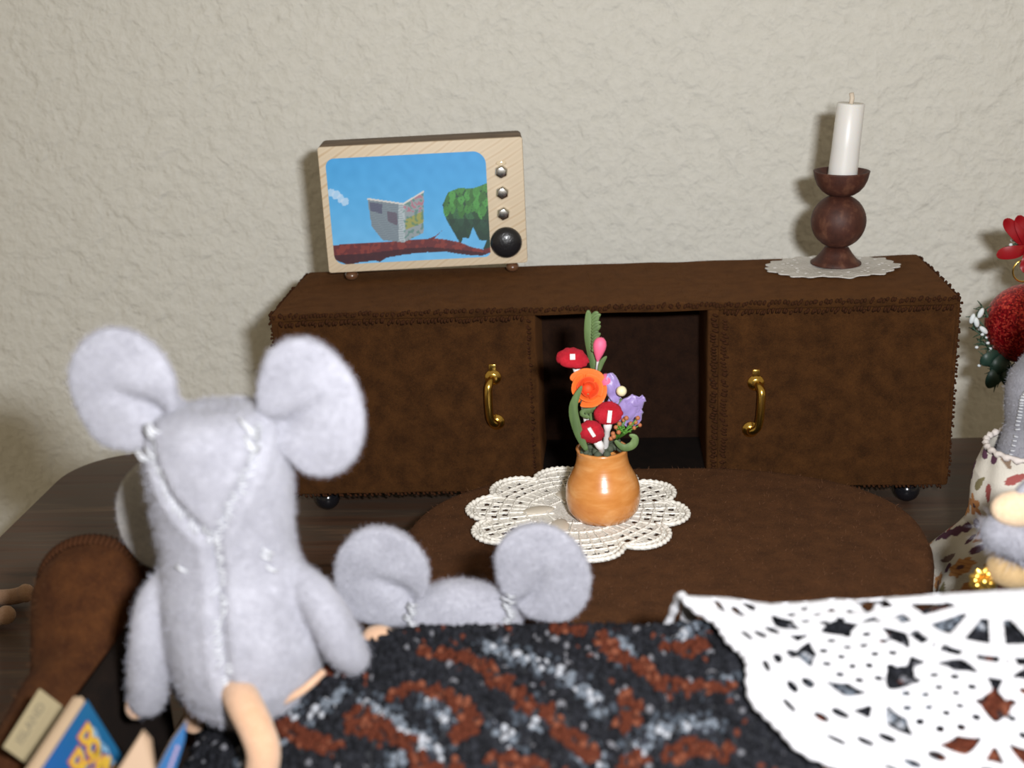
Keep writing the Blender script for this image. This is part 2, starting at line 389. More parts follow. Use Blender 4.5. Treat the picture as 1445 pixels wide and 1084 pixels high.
stitches((12.0, .02, 7.7), (12.0, .02, 1.1), 50, (0, .8, .2)); stitches((-12.0, .02, 7.7), (-12.0, .02, 1.1), 50, (0, .8, .2))
stitches((-11.8, -.02, .95), (11.8, -.02, .95), 150, (0, .2, -.7))
stitches((12.0, .1, 7.85), (12.0, 6.2, 7.85), 45, (.3, 0, -.7)); stitches((-12.0, .1, 7.85), (-12.0, 6.2, 7.85), 45, (-.3, 0, -.7))
mk('stitching', st, THREAD_B, sb, kind='stuff')
fb = box(-12, 12, -.13, 6.3, .9, 7.92)
fuzz('fuzz', fb, 9000, .10, .0035, FIB_B, sb, keep=lambda P: ~((P[:, 0] > -2.6) & (P[:, 0] < 3.5) & (P[:, 1] < .1)))

# ------------------------------------------------------------------ oval coffee table
tc = Vector((1.45, -8.0, 0)); TZ = 3.0
ct = empty('coffee_table', tc, 'oval brown felt coffee table in front of the sideboard, lace doily on it', 'table')
n = 96; prof = [(.0, 0), (.90, 0), (.975, .02), (1.0, .12), (1.0, .7), (.998, 1.25), (.985, 1.5), (.96, 1.66), (.92, 1.75), (.86, 1.78), (.80, 1.785), (0, 1.785)]
tm = M(); v = []; f = []
for s_, z_ in prof:
    for k in range(n):
        a = 2*PI*k/n; e = 2/2.35
        cx = math.copysign(abs(math.cos(a))**e, math.cos(a)); sy = math.copysign(abs(math.sin(a))**e, math.sin(a))
        rx, ry = 7.85, 5.35
        s2 = s_ if s_ > 0 else .001
        v.append((cx*rx*s2 if s_ < .5 else cx*(rx-(1-s2)*3), sy*ry*s2 if s_ < .5 else sy*(ry-(1-s2)*3), TZ-1.78+z_+.02*noise.noise(Vector((cx*3, sy*3, z_)))))
for j in range(len(prof)-1):
    for k in range(n): f.append((j*n+k, j*n+(k+1) % n, (j+1)*n+(k+1) % n, (j+1)*n+k))
tm.add(v, f); mk('tabletop', tm, FELT_T, ct)
fuzz('fuzz', tm, 9000, .09, .0035, FIB_B2, ct)
for x in (-5, 5):
    for y in (-2.8, 2.8): mk('leg', lathe([(.3, 0), (.38, .1), (.34, 1.0), (.42, TZ-1.7)], 14, c=(x, y, 0)), BLACK, ct)

# lace doily under the vase
def sector(TH, k): return (TH*k/(2*PI)) % 1.0
dc = Vector((-1.1, -6.55, TZ+.03)); DR = 3.45; NP = 10
def out_r(th): return DR*(.80+.20*np.abs(np.cos(NP/2*(th+.1)))**.6)
def dfield(U, V):
    rr = np.hypot(U, V); th = np.arctan2(V, U); F = out_r(th)-rr
    for k in range(NP):
        a = -.1+2*PI*k/NP
        cu, cv = math.cos(a), math.sin(a); X = U*cu+V*cv; Y = -U*cv+V*cu
        for row, (rad, cnt, dy, sz) in enumerate(((2.95, 3, .36, .085), (2.60, 4, .34, .095), (2.25, 3, .36, .085))):
            for q in range(cnt):
                y = (q-(cnt-1)/2)*dy; x = rad-.22*abs(y)**1.6
                F = np.minimum(F, np.maximum(np.abs(X-x)/1.0, np.abs(Y-y)/1.25)-sz)
        for q in (-1, 0, 1):
            F = np.minimum(F, np.hypot((X-1.25)/.6, (Y-q*.28)/.9)-.06)
        cu, cv = math.cos(a+PI/NP), math.sin(a+PI/NP); X = U*cu+V*cv; Y = -U*cv+V*cu
        F = np.minimum(F, np.hypot((X-1.95), (Y)/1.3)-.09)
    return F
def drape(vl, faces, zf, th):
    mm = M(); mm.v = [(x, y, zf(x, y)) for x, y in vl]; mm.f = faces; mm.mi = [0]*len(faces)
    return bake(mm, [('SOLIDIFY', dict(thickness=th, offset=1.0))])
g = np.linspace(-3.55, 3.55, 180); vl, fc = sheet(dfield, g, g)
zf = lambda x, y: .03*noise.noise(Vector((x*1.3, y*1.3, 3)))+.02
do = empty('lace_doily', dc, 'ivory crocheted doily with scalloped petals under the flower vase', 'doily')
mk('lace', drape(vl, fc, zf, .05), LACE, do)
cm_ = M()
for sc_, rr_ in ((1.0, .075), (.93, .05)):
    path = []
    for k in range(400):
        a = 2*PI*k/400; r = float(out_r(np.array(a)))*sc_+.0; path.append((r*math.cos(a), r*math.sin(a), .09+zf(r*math.cos(a), r*math.sin(a))))
    rad = [rr_*(1+.3*math.sin(k*1.9)) for k in range(400)]
    tube(path, rad, 6, cm_, closed=True)
for k in range(NP):                       # cords running out between and inside the petals
    for off, r0, r1 in ((PI/NP, .7, 2.75), (0, 1.4, 3.35), (.14, 1.5, 3.2), (-.14, 1.5, 3.2)):
        a = -.1+2*PI*k/NP+off
        L_ = 26; tube([((r0+(r1-r0)*t/L_)*math.cos(a), (r0+(r1-r0)*t/L_)*math.sin(a), .10) for t in range(L_+1)], [.032*(1+.4*math.sin(t*2.2)) for t in range(L_+1)], 5, cm_)
for rr_ in (.9, 1.55, 2.08, 2.42, 2.78):
    tube([(rr_*math.cos(2*PI*k/200)*(1+.02*math.sin(NP*2*PI*k/200)), rr_*math.sin(2*PI*k/200), .10) for k in range(200)], [.036*(1+.4*math.sin(k*2.1)) for k in range(200)], 5, cm_, closed=True)
mk('raised_cord', cm_, CORD, do)
for k in range(5):
    a = .55+2*PI*k/5
    mk('satin_oval', ball((1.15*math.cos(a)-.05, 1.15*math.sin(a), .09), (.52, .30, .075), 20, 8, rot=Matrix.Rotation(a+.4, 3, 'Z')), SATIN, do)

# ------------------------------------------------------------------ vase and its flowers
VY = -6.9; vc = Vector((float(on(852, 738, 1, VY)[0]), VY, TZ+.13))
vs_s = (on(905, 690, 1, VY)-on(799, 690, 1, VY))[0]/2
va = empty('flower_vase', vc, 'orange glazed turned wooden vase standing on the ivory doily', 'vase')
vz = lambda vv: float(on(852, vv, 1, VY)[2])-vc.z
pr = [(.0, 0), (.70, 0), (.86, .06), (1.02, .30), (1.07, .62), (1.055, .95), (.98, 1.22), (.86, 1.45), (.765, 1.68), (.72, 1.92), (.715, 2.12), (.74, 2.20), (.66, 2.22), (.62, 2.1), (.58, 1.6), (0, 1.55)]
k_ = vs_s/1.07; zk = vz(632)/2.2
vm = lathe([(max(r, .004)*k_, z*zk) for r, z in pr], 48, cap=False)
mk('body', vm, VASE, va)
fm_ = M()
for k in range(60):
    a = random.uniform(0, 6.28); q = .64*math.sqrt(random.random()); ball((q*k_*math.cos(a), q*k_*math.sin(a), 2.19*zk+random.uniform(-.02, .12)), random.uniform(.07, .13), 8, 6, fm_)
mk('filling', fm_, DKGREEN, va, kind='stuff')
NECK = Vector((vc.x, VY, vc.z+2.1*zk))
def fp_(u, v_, dy=0): return Vector(on(u, v_, 1, VY+dy))
def stem(mm, a, r=.05, mi=0, b=None):
    b = b or NECK+Vector((random.uniform(-.3, .3), random.uniform(-.2, .2), -.15))
    tube(smoothpath([b, b.lerp(a, .5)+Vector((0, 0, .1)), a], 4), r, 6, mm, mi=mi); return mm
def flower(name, base, label, cat='flower', group=None): return empty(name, base, label, cat, group=group)
def L(p, o): return Vector(p)-Vector(o)
def rel(mm, o):
    mm.v = [tuple(Vector(p)-Vector(o)) for p in mm.v]; return mm
# toadstools: red flocked cap with white paper patch, white stalk
def toadstool(cu, cv, rx, rz, dy, tilt, su, sv, label, patch, lean=.35):
    c = fp_(cu, cv, dy); o = NECK.copy(); t = flower('toadstool', o, label, 'toadstool', 'toy toadstools in the vase')
    r = Matrix.Rotation(math.radians(tilt), 3, 'Y') @ Matrix.Rotation(lean, 3, 'X')
    capm = M(); pr2 = [(0.02, .42), (.35, .40), (.7, .28), (.92, .1), (1.0, -.08), (.93, -.2), (.6, -.14), (.02, -.1)]
    lathe(pr2, 36, capm, cap=False)
    capm.v = [tuple(Vector(p)*(1+.14*noise.noise(Vector(p)*3.5))) for p in capm.v]
    capm.v = [tuple(r @ Vector((p[0]*rx, p[1]*rx*.85, p[2]*rz*1.6))+c) for p in capm.v]
    mk('cap', rel(capm, o), RED, t)
    sp = fp_(su, sv, dy+.1); sm_ = M(); tube(smoothpath([c, c.lerp(sp, .5), sp, NECK+Vector(((sp.x-NECK.x)*.4, .05, -.2))], 4), [.16]*4+[.13]*4+[.09]*5, 10, sm_)
    mk('stalk', rel(sm_, o), WHITEP, t)
    w, h, ang, pu, pv = patch; pc = fp_(pu, pv, dy); bv = BVHTree.FromPolygons([Vector(p)+o for p in capm.v], capm.f)
    hit = bv.ray_cast(Vector(CAM), (pc-Vector(CAM)).normalized())
    if hit[0] is not None:
        q = Matrix.Rotation(math.radians(ang), 3, 'Y'); pm = box(-w, w, -.02, .02, -h, h); nrm = hit[1]
        if nrm.dot(pc-Vector(CAM)) > 0: nrm = -nrm
        rotm = Vector((0, -1, 0)).rotation_difference(nrm).to_matrix()
        pm.v = [tuple(rotm @ (q @ Vector(p))+hit[0]) for p in pm.v]; mk('spot', rel(pm, o), WHITEP, t, smooth=False)
    return t
toadstool(808, 505, .48, .34, -.1, 8, 815, 527, 'topmost red toadstool, leaning left above the orange rose', (.075, .09, 0, 808, 504))
toadstool(858, 583, .42, .34, -.75, -4, 857, 607, 'red toadstool with a tall white spot, right of the lowest one', (.06, .18, 8, 860, 588), 1.0)
toadstool(834, 609, .40, .60, -.85, 12, 848, 632, 'lowest red toadstool at the rim of the vase', (.05, .16, -28, 835, 610), .9)
# orange rose
o = fp_(829, 550, -.45); rs = flower('orange_rose', o, 'crumpled orange paper rose in the vase', 'flower')
def petal(R0, a0, a1, z0, z1, flare, n1=10, n2=6, seed=0):
    mm = M(); v = []
    for j in range(n2):
        t = j/(n2-1)
        for i in range(n1):
            s = i/(n1-1); a = a0+(a1-a0)*s; r = R0*(.35+flare*t**1.3)*(1+.10*noise.noise(Vector((a*2, t*2, seed))))
            v.append((r*math.cos(a), r*math.sin(a), z0+(z1-z0)*(t-.18*(2*s-1)**2*t)))
    f = [(j*n1+i, j*n1+i+1, (j+1)*n1+i+1, (j+1)*n1+i) for j in range(n2-1) for i in range(n1-1)]
    return mm.add(v, f)
fr = Matrix.Rotation(math.radians(62), 4, 'X') @ Matrix.Rotation(.2, 4, 'Y')
for k in range(9):
    a = 2.4*k; R0 = .10+.022*k; pm = petal(R0+.10, a, a+2.3, -.25, .30-.02*k, .80+.07*k, seed=k)
    pm = bake(pm, [('SOLIDIFY', dict(thickness=.025)), ('SUBSURF', dict(levels=1, render_levels=1))]); pm.xf(fr)
    mk('petal', pm, ORANGE if k > 3 else ORANGE2, rs)
pm = ball((0, 0, 0), (.17, .17, .2), 14, 8); pm.xf(Matrix.Translation((0, .1, 0)) @ fr)
mk('heart', pm, ORANGE2, rs)
sm_ = M(); stem(sm_, o); mk('stem', rel(sm_, o), LEAFG, rs)
# buds
for (u, v_, rr, lab, su, sv) in ((846, 490, .20, 'upper pink bud on a white stalk beside the tall green leaf', 842, 522), (855, 541, .19, 'lower pink bud tucked between the orange rose and the lilac flower', 850, 570)):
    c = fp_(u, v_, -.15); t = flower('pink_bud', NECK, lab, 'flower bud', 'pink buds in the vase')
    bmh = lathe([(.01, .30), (.10, .28), (.17, .20), (.20, .08), (.19, -.04), (.14, -.2), (.07, -.36), (.02, -.45)], 16, cap=False); bmh.xf(Matrix.Rotation(.15, 4, 'Y')); bmh.xf(Matrix.Translation(c))
    mk('bud', rel(bmh, NECK), PINK, t)
    sm_ = M(); e = fp_(su, sv, -.1); tube([c, e], .045, 6, sm_); mk('stalk', rel(sm_, NECK), WHITEP, t)
    sm_ = M(); stem(sm_, e, .04); mk('stem', rel(sm_, NECK), LEAFG, t)
# lilac flower with cream centre
c = fp_(877, 565, -.25); lf = flower('lilac_flower', c, 'lilac satin flower with a cream bead centre on the right', 'flower')
for k, (du, dv, rx, rz, ang) in enumerate(((-12, -18, .22, .46, 8), (9, 12, .30, .46, -35), (18, 6, .26, .38, -60), (-8, 8, .26, .40, 12), (16, 24, .27, .36, -50), (2, 22, .24, .34, -15))):
    pc = fp_(877+du, 565+dv, -.3+.06*k)-c; pm = ball((0, 0, 0), (rx, .05, rz), 14, 8)
    pm.v = [(p[0], p[1]+.22*noise.noise(Vector(p)*6)+.5*p[0]**2*6*.2, p[2]) for p in pm.v]
    pm.xf(Matrix.Translation(pc) @ Matrix.Rotation(math.radians(-ang), 4, 'Y') @ Matrix.Rotation(.3, 4, 'Z')); mk('petal', pm, LILAC, lf)
mk('bead', ball(fp_(877, 552, -.55)-c, .155, 14, 10), YEL, lf)
sm_ = M(); stem(sm_, c+Vector((0, .1, 0))); mk('stem', rel(sm_, c), LEAFG, lf)
# leaves
def leaf(mm, pts, wid, nrm=(0, -1, 0), th=.02, curl=.15, mi=0):
    P = smoothpath(pts, 6); n_ = len(P); v = []; f = []
    for i, p in enumerate(P):
        t = (P[min(i+1, n_-1)]-P[max(i-1, 0)]).normalized(); s = t.cross(Vector(nrm)).normalized(); k = i/(n_-1)
        w = wid*(math.sin(PI*min(max(k*.92+.06, 0), 1))**.7)
        v += [p-s*w, p+Vector(nrm)*(-curl*w), p+s*w]
    for i in range(n_-1):
        for q in (0, 1): f.append((3*i+q, 3*i+q+1, 3*i+q+4, 3*i+q+3))
    t_ = M().add(v, f); t_ = bake(t_, [('SOLIDIFY', dict(thickness=th))]); return mm.join(t_, mi)
def leafthing(lab, pxs, wid, dy, ragged=False, name='leaf_sprig'):
    pts = [fp_(u, v_, dy) for u, v_ in pxs]; mm = M(); leaf(mm, pts, wid)
    if ragged:
        for k in range(12):
            p = fp_(835, 446+k*4.5, dy-.02*k); leaf(mm, [p, p+Vector((.12, -.03, .07)), p+Vector((.20+.06*(k % 2), -.03, .10+.05*(k % 3)))], .075)
    base = pts[0]; return mk(name, rel(mm, base), LEAFG, loc=base, label=lab, cat='leaf', smooth=True)
leafthing('tall ragged green leaf rising above all the flowers', [(842, 535), (838, 500), (833, 470), (830, 438)], .20, .05, True)
leafthing('long curved green leaf over the left of the orange rose', [(828, 636), (816, 610), (809, 575), (821, 545)], .14, -1.05)
leafthing('small green leaf pointing up behind the upper pink bud', [(845, 525), (849, 512), (856, 503)], .07, -.25)
leafthing('dark green leaf between the rose and the lowest toadstool', [(832, 590), (822, 583), (838, 577), (846, 572)], .10, -.4)
leafthing('broad green leaf hanging over the right rim of the vase', [(868, 622), (880, 632), (893, 628), (896, 618), (888, 614)], .12, -.65)
t = flower('berry_sprig', NECK, 'green sprig with small rust coloured berries at the right rim', 'sprig')
sm_ = M(); bm_ = []
for k, (u, v_) in enumerate(((897, 596), (890, 598), (880, 593), (874, 598), (869, 603), (873, 610), (865, 612), (862, 619), (866, 616), (884, 590), (900, 590), (903, 600), (895, 604))):
    p = fp_(u, v_, -.55-.02*k); mk('berry', rel(ball(p, random.uniform(.06, .08), 8, 6), NECK), BERRY, t)
    q = fp_(872, 620, -.45); tube([q, (p+q)/2+Vector((.02, 0, .04)), p], .018, 4, sm_)
for k in range(16):
    q = fp_(878+random.uniform(-6, 6), 606+random.uniform(-4, 5), -.6); tube([q, q+Vector((random.uniform(-.1, .25), -.05, random.uniform(-.05, .15)))], .018, 4, sm_)
mk('stem', rel(sm_, NECK), plain('bright_green', (.09,.26,.03), .6), t)

# ------------------------------------------------------------------ oval doily, candle holder and candle on the sideboard
ZT = SB_Z1+.02
oc = Vector((8.4, 4.35, ZT))
def ofield(U, V):
    th = np.arctan2(V/1.68, U/2.42); rr = np.hypot(U/2.42, V/1.68)
    F = (1+.035*np.cos(22*th)+.02*np.cos(9*th+1)-rr)
    for k in range(34):
        a = 2*PI*k/34+.05*math.sin(k*5); r = .72+.16*math.sin(k*2.7)
        F = np.minimum(F, np.hypot((U-2.42*r*math.cos(a))/1.6, V-1.68*r*math.sin(a))*.6-.028)
    return F
gu = np.linspace(-2.7, 2.7, 150); gv = np.linspace(-1.9, 1.9, 110); vl, fc = sheet(ofield, gu, gv)
zo = lambda x, y: .04+.05*noise.noise(Vector((x*1.2, y*1.2, 0)))+.05*max(0, math.hypot(x/2.42, y/1.68)-.75)
mk('oval_doily', drape(vl, fc, zo, .04), PAPERLACE, loc=oc, label='small off white oval doily under the wooden candle holder', cat='doily')
cd = Vector((float(on(1180, 372, 2, ZT+.1)[0]), float(on(1180, 372, 2, ZT+.1)[1])+.1, ZT+.09))
px = 1/(float(on(1190, 320, 1, cd.y)[0])-float(on(1180, 320, 1, cd.y)[0]))*10; c1 = 1/px*1.0
sx = (float(on(1280, 320, 1, cd.y)[0])-float(on(1180, 320, 1, cd.y)[0]))/100     # cm per photograph pixel at this depth
zz = lambda v_: float(on(1180, v_, 1, cd.y)[2])-cd.z
ch = empty('candle_holder', cd, 'turned mahogany stained candle holder with a ball stem on the oval doily', 'candle holder')
mk('base', lathe([(.01, 0), (36*sx, 0), (36*sx, .06), (30*sx, .16), (22*sx, .42), (17*sx, .62), (.01, .64)], 36, cap=False), STAIN, ch)
zb = .60+39*sx
mk('ball_stem', ball((0, 0, zb), 39*sx, 32, 20), STAIN, ch)
zc = zb+39*sx-.06
mk('cup', lathe([(a_, b_+zc) for a_, b_ in [(.01, 0), (12*sx, .0), (20*sx, .06), (27*sx, .19), (33*sx, .38), (37*sx, .62), (39*sx, .86), (39.5*sx, .92), (37*sx, .92), (34*sx, .82), (20*sx, .50), (.01, .45)]], 36, cap=False), STAIN, ch)
ch.rotation_euler = (0, math.radians(1.5), 0)
cl = empty('candle', cd+Vector((.1, 0, zc+.46)), 'plain white candle with cream wick standing in the wooden holder', 'candle')
cl.rotation_euler = (0, math.radians(4.5), 0)
chh = zz(146)-(zc+.46)
mk('wax', lathe([(.01, 0), (20.5*sx, 0), (20.5*sx, chh*.1), (19.5*sx, chh*.45), (19*sx, chh-.03), (18*sx, chh), (.01, chh-.02)], 32, cap=False), WAX, cl)
mk('wick', tube([(0, 0, chh-.05), (.02, 0, chh+.18), (-.03, 0, chh+.36)], .085, 8), WICK, cl)

# ------------------------------------------------------------------ television
zb_ = ZT+.38
pL = on(464, 386, 2, zb_); pR = on(745, 371, 2, zb_)
tv_o = Vector(((pL+pR)/2)); tv_a = math.atan2(pR[1]-pL[1], pR[0]-pL[0]); TW = float(np.hypot(pR[0]-pL[0], pR[1]-pL[1]))/2
tvl = Vector((tv_o.x, tv_o.y, ZT)); tv = empty('toy_television', tvl, 'wooden toy television with a blue sky picture standing on the sideboard', 'television', rot=(0, 0, tv_a))
mid = on(590, 200, 1, float(tv_o.y)); TH = float(mid[2])-zb_; TB = .38
def rrect(x0, x1, z0, z1, c, rnd=4):
    out = []
    for cx, cz, a0 in ((x1-c, z0+c, -PI/2), (x1-c, z1-c, 0), (x0+c, z1-c, PI/2), (x0+c, z0+c, PI)):
        for k in range(rnd+1):
            a = a0+PI/2*k/rnd; out.append((cx+c*math.cos(a), cz+c*math.sin(a)))
    return out
def prism(poly, y0, y1, mm=None, mi=0):
    mm = mm or M(); n = len(poly)
    return mm.add([(x, y0, z) for x, z in poly]+[(x, y1, z) for x, z in poly], [tuple(range(n))]+[tuple(range(n, 2*n))[::-1]]+[(i, n+i, n+(i+1) % n, (i+1) % n) for i in range(n)], mi)
mk('case', bev(prism(rrect(-TW, TW, TB, TB+TH, .16), .12, 1.75), .05, 2), BARK, tv, smooth=True, flat_angle=.6)
mk('front_board', bev(prism(rrect(-TW+.01, TW-.01, TB+.01, TB+TH-.02, .10), 0, .16), .03, 2), PINE, tv, smooth=True, flat_angle=.6)
SX0, SX1, SZ0, SZ1 = -TW+.27, TW-1.42, TB+.33, TB+TH-.46
def rast(X, Y):
    """the printed picture: X, Y run over the print; returns linear colours"""
    c = np.zeros(X.shape+(3,)); tY = np.clip((Y-240)/600, 0, 1)[..., None]
    c[:] = np.array([48, 150, 214])*(1-tY)+np.array([112, 184, 232])*tY
    def nz(s, k=0): 
        return np.vectorize(lambda a, b: noise.noise(Vector((a*s, b*s, k))))(X, Y)
    N1 = nz(.02); N2 = nz(.055, 5)
    c += (N1*6)[..., None]
    def fill(mask, col): c[mask] = np.array(col)
    def blend(mask, col, a): c[mask] = c[mask]*(1-a)+np.array(col)*a
    def poly(pts):
        ins = np.zeros(X.shape, bool); n = len(pts)
        for i in range(n):
            x1, y1 = pts[i]; x2, y2 = pts[(i+1) % n]
            if y1 == y2: continue
            cnd = ((y1 > Y) != (y2 > Y)) & (X < (x2-x1)*(Y-y1)/(y2-y1)+x1); ins ^= cnd
        return ins
    # cloud
    for cx, cy, r in ((250, 470, 20), (275, 482, 22), (300, 500, 22), (322, 516, 20)): blend(np.hypot(X-cx, Y-cy) < r+N2*8, (185, 212, 238), .8)
    # tree
    tree = poly([(842, 520), (870, 455), (930, 430), (1000, 432), (1060, 410), (1120, 380), (1120, 780), (1060, 745), (1080, 700), (1040, 700), (1005, 630), (985, 690), (950, 690), (940, 725), (900, 660), (870, 610), (850, 570)])
    fill(tree, (38, 72, 52))
    for j in range(6, -1, -1):
        for i in range(9):
            cx = 855+i*32+(j % 2)*16; cy = 425+j*34; cx += 9*math.sin(i*7.7+j*3.3); cy += 9*math.sin(i*4.1+j*9.1); m_ = tree & ((np.abs(X-cx)/20)**1.6+(np.abs(Y-cy-4)/(30+6*math.sin(i*5+j)))**1.2 < 1) & (np.abs(X-cx+.2*(Y-cy)) > .8)
            base = np.array((66, 128, 62)) if cy < 560 else np.array((46, 88, 58)); base = base*(1+.18*math.sin(i*3.1+j*5.3)); fill(m_, base)
    blend(tree & (Y > 590), (28, 50, 50), .5)
    # branch
    xs = [255, 330, 430, 520, 620, 700, 760, 800, 838, 812, 800, 870, 940, 1000, 1060, 1110, 1110, 1060, 1000, 930, 860, 760, 640, 540, 505, 480, 400, 330, 255]
    ys = [748, 735, 730, 722, 712, 705, 700, 685, 655, 682, 696, 702, 715, 738, 748, 732, 760, 780, 782, 775, 765, 770, 785, 805, 828, 822, 832, 850, 820]
    br = poly(list(zip(xs, ys))); fill(br, (98, 40, 44)); blend(br & (N2+N1 > .1), (135, 58, 50), .7)
    mid_ = np.interp(X, [255, 430, 640, 760, 930, 1110], [800, 785, 755, 742, 752, 770]); blend(br & (Y > mid_), (48, 24, 34), .75)
    # open newspaper resting on the branch
    lp = poly([(442, 497), (632, 520), (634, 722), (520, 712), (462, 640)]); rp = poly([(632, 520), (742, 450), (740, 668), (636, 720)])
    fill(lp, (120, 135, 145)); fill(rp, (140, 152, 158)); blend(poly([(606, 520), (640, 520), (640, 720), (606, 716)]), (168, 182, 188), 1)
    blend(poly([(452, 515), (520, 524), (520, 575), (456, 560)]), (66, 66, 96), .7); blend(poly([(545, 560), (600, 568), (600, 635), (548, 612)]), (84, 68, 86), .7)
    blend(poly([(644, 600), (736, 555), (738, 615), (644, 655)]), (150, 150, 62), .75); blend(rp & (Y < 560) & (N2 > .12), (176, 100, 120), .7); blend(rp & (N2 < -.15), (70, 120, 110), .6)
    blend(lp & (np.sin(Y*.55) > .6), (96, 108, 120), .5)
    for pl in ([(442, 494), (632, 516), (632, 524), (442, 503)], [(632, 516), (744, 446), (744, 456), (632, 526)]): fill(poly(pl), (205, 205, 200))
    return c
def chamfer(U, V):
    a = (U-SX0)/(SX1-SX0); b = (V-SZ0)/(SZ1-SZ0); W = SX1-SX0; H = SZ1-SZ0
    F = np.minimum(np.minimum(U-SX0, SX1-U), np.minimum(V-SZ0, SZ1-V))
    for cx, cz, k in ((0, 0, .40), (1, 0, .22), (0, 1, .32), (1, 1, .50)):
        du = (U-SX0) if cx == 0 else (SX1-U); dv = (V-SZ0) if cz == 0 else (SZ1-V)
        q = np.hypot(np.maximum(k-du, 0), np.maximum(k-dv, 0)); F = np.minimum(F, k-q)
    return F
vl, fc = sheet(chamfer, np.linspace(SX0-.02, SX1+.02, 230), np.linspace(SZ0-.02, SZ1+.02, 140))
A_ = np.array(vl); s_ = (A_[:, 0]-SX0)/(SX1-SX0); t_ = 1-(A_[:, 1]-SZ0)/(SZ1-SZ0)
quad = np.array([(222, 300), (1068, 238), (1102, 785), (262, 850)], float)
XY = (1-s_)[:, None]*((1-t_)[:, None]*quad[0]+t_[:, None]*quad[3])+s_[:, None]*((1-t_)[:, None]*quad[1]+t_[:, None]*quad[2])
cc = np.clip(rast(XY[:, 0], XY[:, 1])/255, 0, 1); cc = np.where(cc <= .04045, cc/12.92, ((cc+.055)/1.055)**2.4)
sc_m = M(); sc_m.v = [(x, -.018, z) for x, z in vl]; sc_m.f = fc; sc_m.mi = [0]*len(fc)
sc_m.f = [tuple(q) for q in fc]
mk('screen_print', sc_m, PRINT, tv, colors=cc, smooth=False, label='printed picture of an open newspaper on a branch under blue sky with a leafy tree')
prim = prism([tuple(p) for p in rrect(SX0+.02, SX1-.02, SZ0+.02, SZ1-.02, .55)], -.014, .02)
mk('screen_backing', prim, WHITEP, tv, smooth=False)
tvs = 2*TW/281
for k, v_ in enumerate((240, 270, 300)):
    z = TB+TH*(1-(v_-192)/182)+.0; x = TW-.86
    km = M(); rr = .275
    lathe([(rr, 0), (rr, .08), (rr*.80, .15), (rr*.62, .16), (.01, .16)], 6, km, cap=False); km.xf(Matrix.Translation((x, 0, z)) @ Matrix.Rotation(PI/2, 4, 'X') @ Matrix.Rotation(PI/8, 4, 'Z'))
    mk('knob', bev(km, .03, 2), CHROME, tv, smooth=True, flat_angle=.5, label='small faceted silver stud')
km = lathe([(.60, 0), (.61, .06), (.55, .17), (.40, .26), (.2, .31), (.01, .32)], 36, cap=False); km.xf(Matrix.Translation((TW-.80, 0, TB+TH*(1-(342-192)/182))) @ Matrix.Rotation(PI/2, 4, 'X'))
mk('dial', km, LEATHER, tv, label='large domed black stud')
for x in (-TW+.85, TW-.60):
    for y in (.25, 1.5): mk('foot', ball((x, y, .20), (.26, .26, .20), 16, 10), COPPER, tv)
mk('glue_blob', ball((TW-.85, -.0, TB+TH*(1-(228-192)/182)), (.20, .03, .10), 12, 6), plain('clear_glue', (.70,.58,.40), .08, coat=1), tv)

# ------------------------------------------------------------------ sofa
def ZB(x, y):
    """height of the draped sofa back"""
    t = -20.3-y
    z = 6.80 - (.055*t**1.9 if t > 0 else .95*(-t)**2)
    if x < -3.4: z -= .082*(-3.4-x)**2
    if x > 1: z += .055*(min(x, 9)-1)
    if x < -8.3: z -= .9*(-8.3-x)**2
    return z+.05*noise.noise(Vector((x*.7, y*.7, 0)))
def onZ(u, v_, off=0):
    d = FW + RT*(u-722.5)/FPX - UP*(v_-542)/FPX; t = 12.0; p = CAM
    for k in range(400):
        p = CAM+d*t
        if p[2] < ZB(p[0], p[1])+off: return p
        t += .05
    return p
sf = empty('sofa', (0, -20, 0), 'brown felt doll sofa seen from behind with rounded arms', 'sofa')
def fr_(mm): return rel(mm, (0, -20, 0))
mk('seat_base', fr_(softbox(-10.3, 14.6, -19.9, -14.2, .3, 3.05, .35, .04)), FELT_RUST, sf)
bk_ = M(); bx_ = np.linspace(-8.4, 12.1, 42); by_ = np.linspace(-26.0, -19.65, 20)
for x in bx_:
    for y in by_: bk_.v.append((x, y, max(.6, ZB(x, y)-.55)))
for x in bx_:
    for y in by_: bk_.v.append((x, y, .3))
nb_ = 42*20
for i in range(41):
    for j in range(19):
        a = i*20+j; bk_.f.append((a, a+20, a+21, a+1)); bk_.f.append((a+nb_, a+1+nb_, a+21+nb_, a+20+nb_))
for i in range(41):
    for j, fl_ in ((0, 0), (19, 1)):
        a = i*20+j; q_ = (a, a+nb_, a+20+nb_, a+20); bk_.f.append(q_[::-1] if fl_ else q_)
for j in range(19):
    for i, fl_ in ((0, 1), (41, 0)):
        a = i*20+j; q_ = (a, a+nb_, a+1+nb_, a+1); bk_.f.append(q_[::-1] if fl_ else q_)
bk_.mi = [0]*len(bk_.f)
mk('backrest', fr_(bk_), FELT_IN, sf)
mk('arm_shade_panel', fr_(softbox(-10.7, -10.15, -24.2, -17.9, .3, 6.2, .25, .03)), FELT_IN, sf, label='dark panel added for the shade inside the left arm')  # added near-black sheet: the deep shade between arm and mouse put into colour
mk('gap_shade_block', fr_(softbox(-10.1, -8.5, -22.9, -20.6, .3, 4.5, .2, .03)), FELT_IN, sf)  # added dark block, carries the same shade into the gap beside the backrest
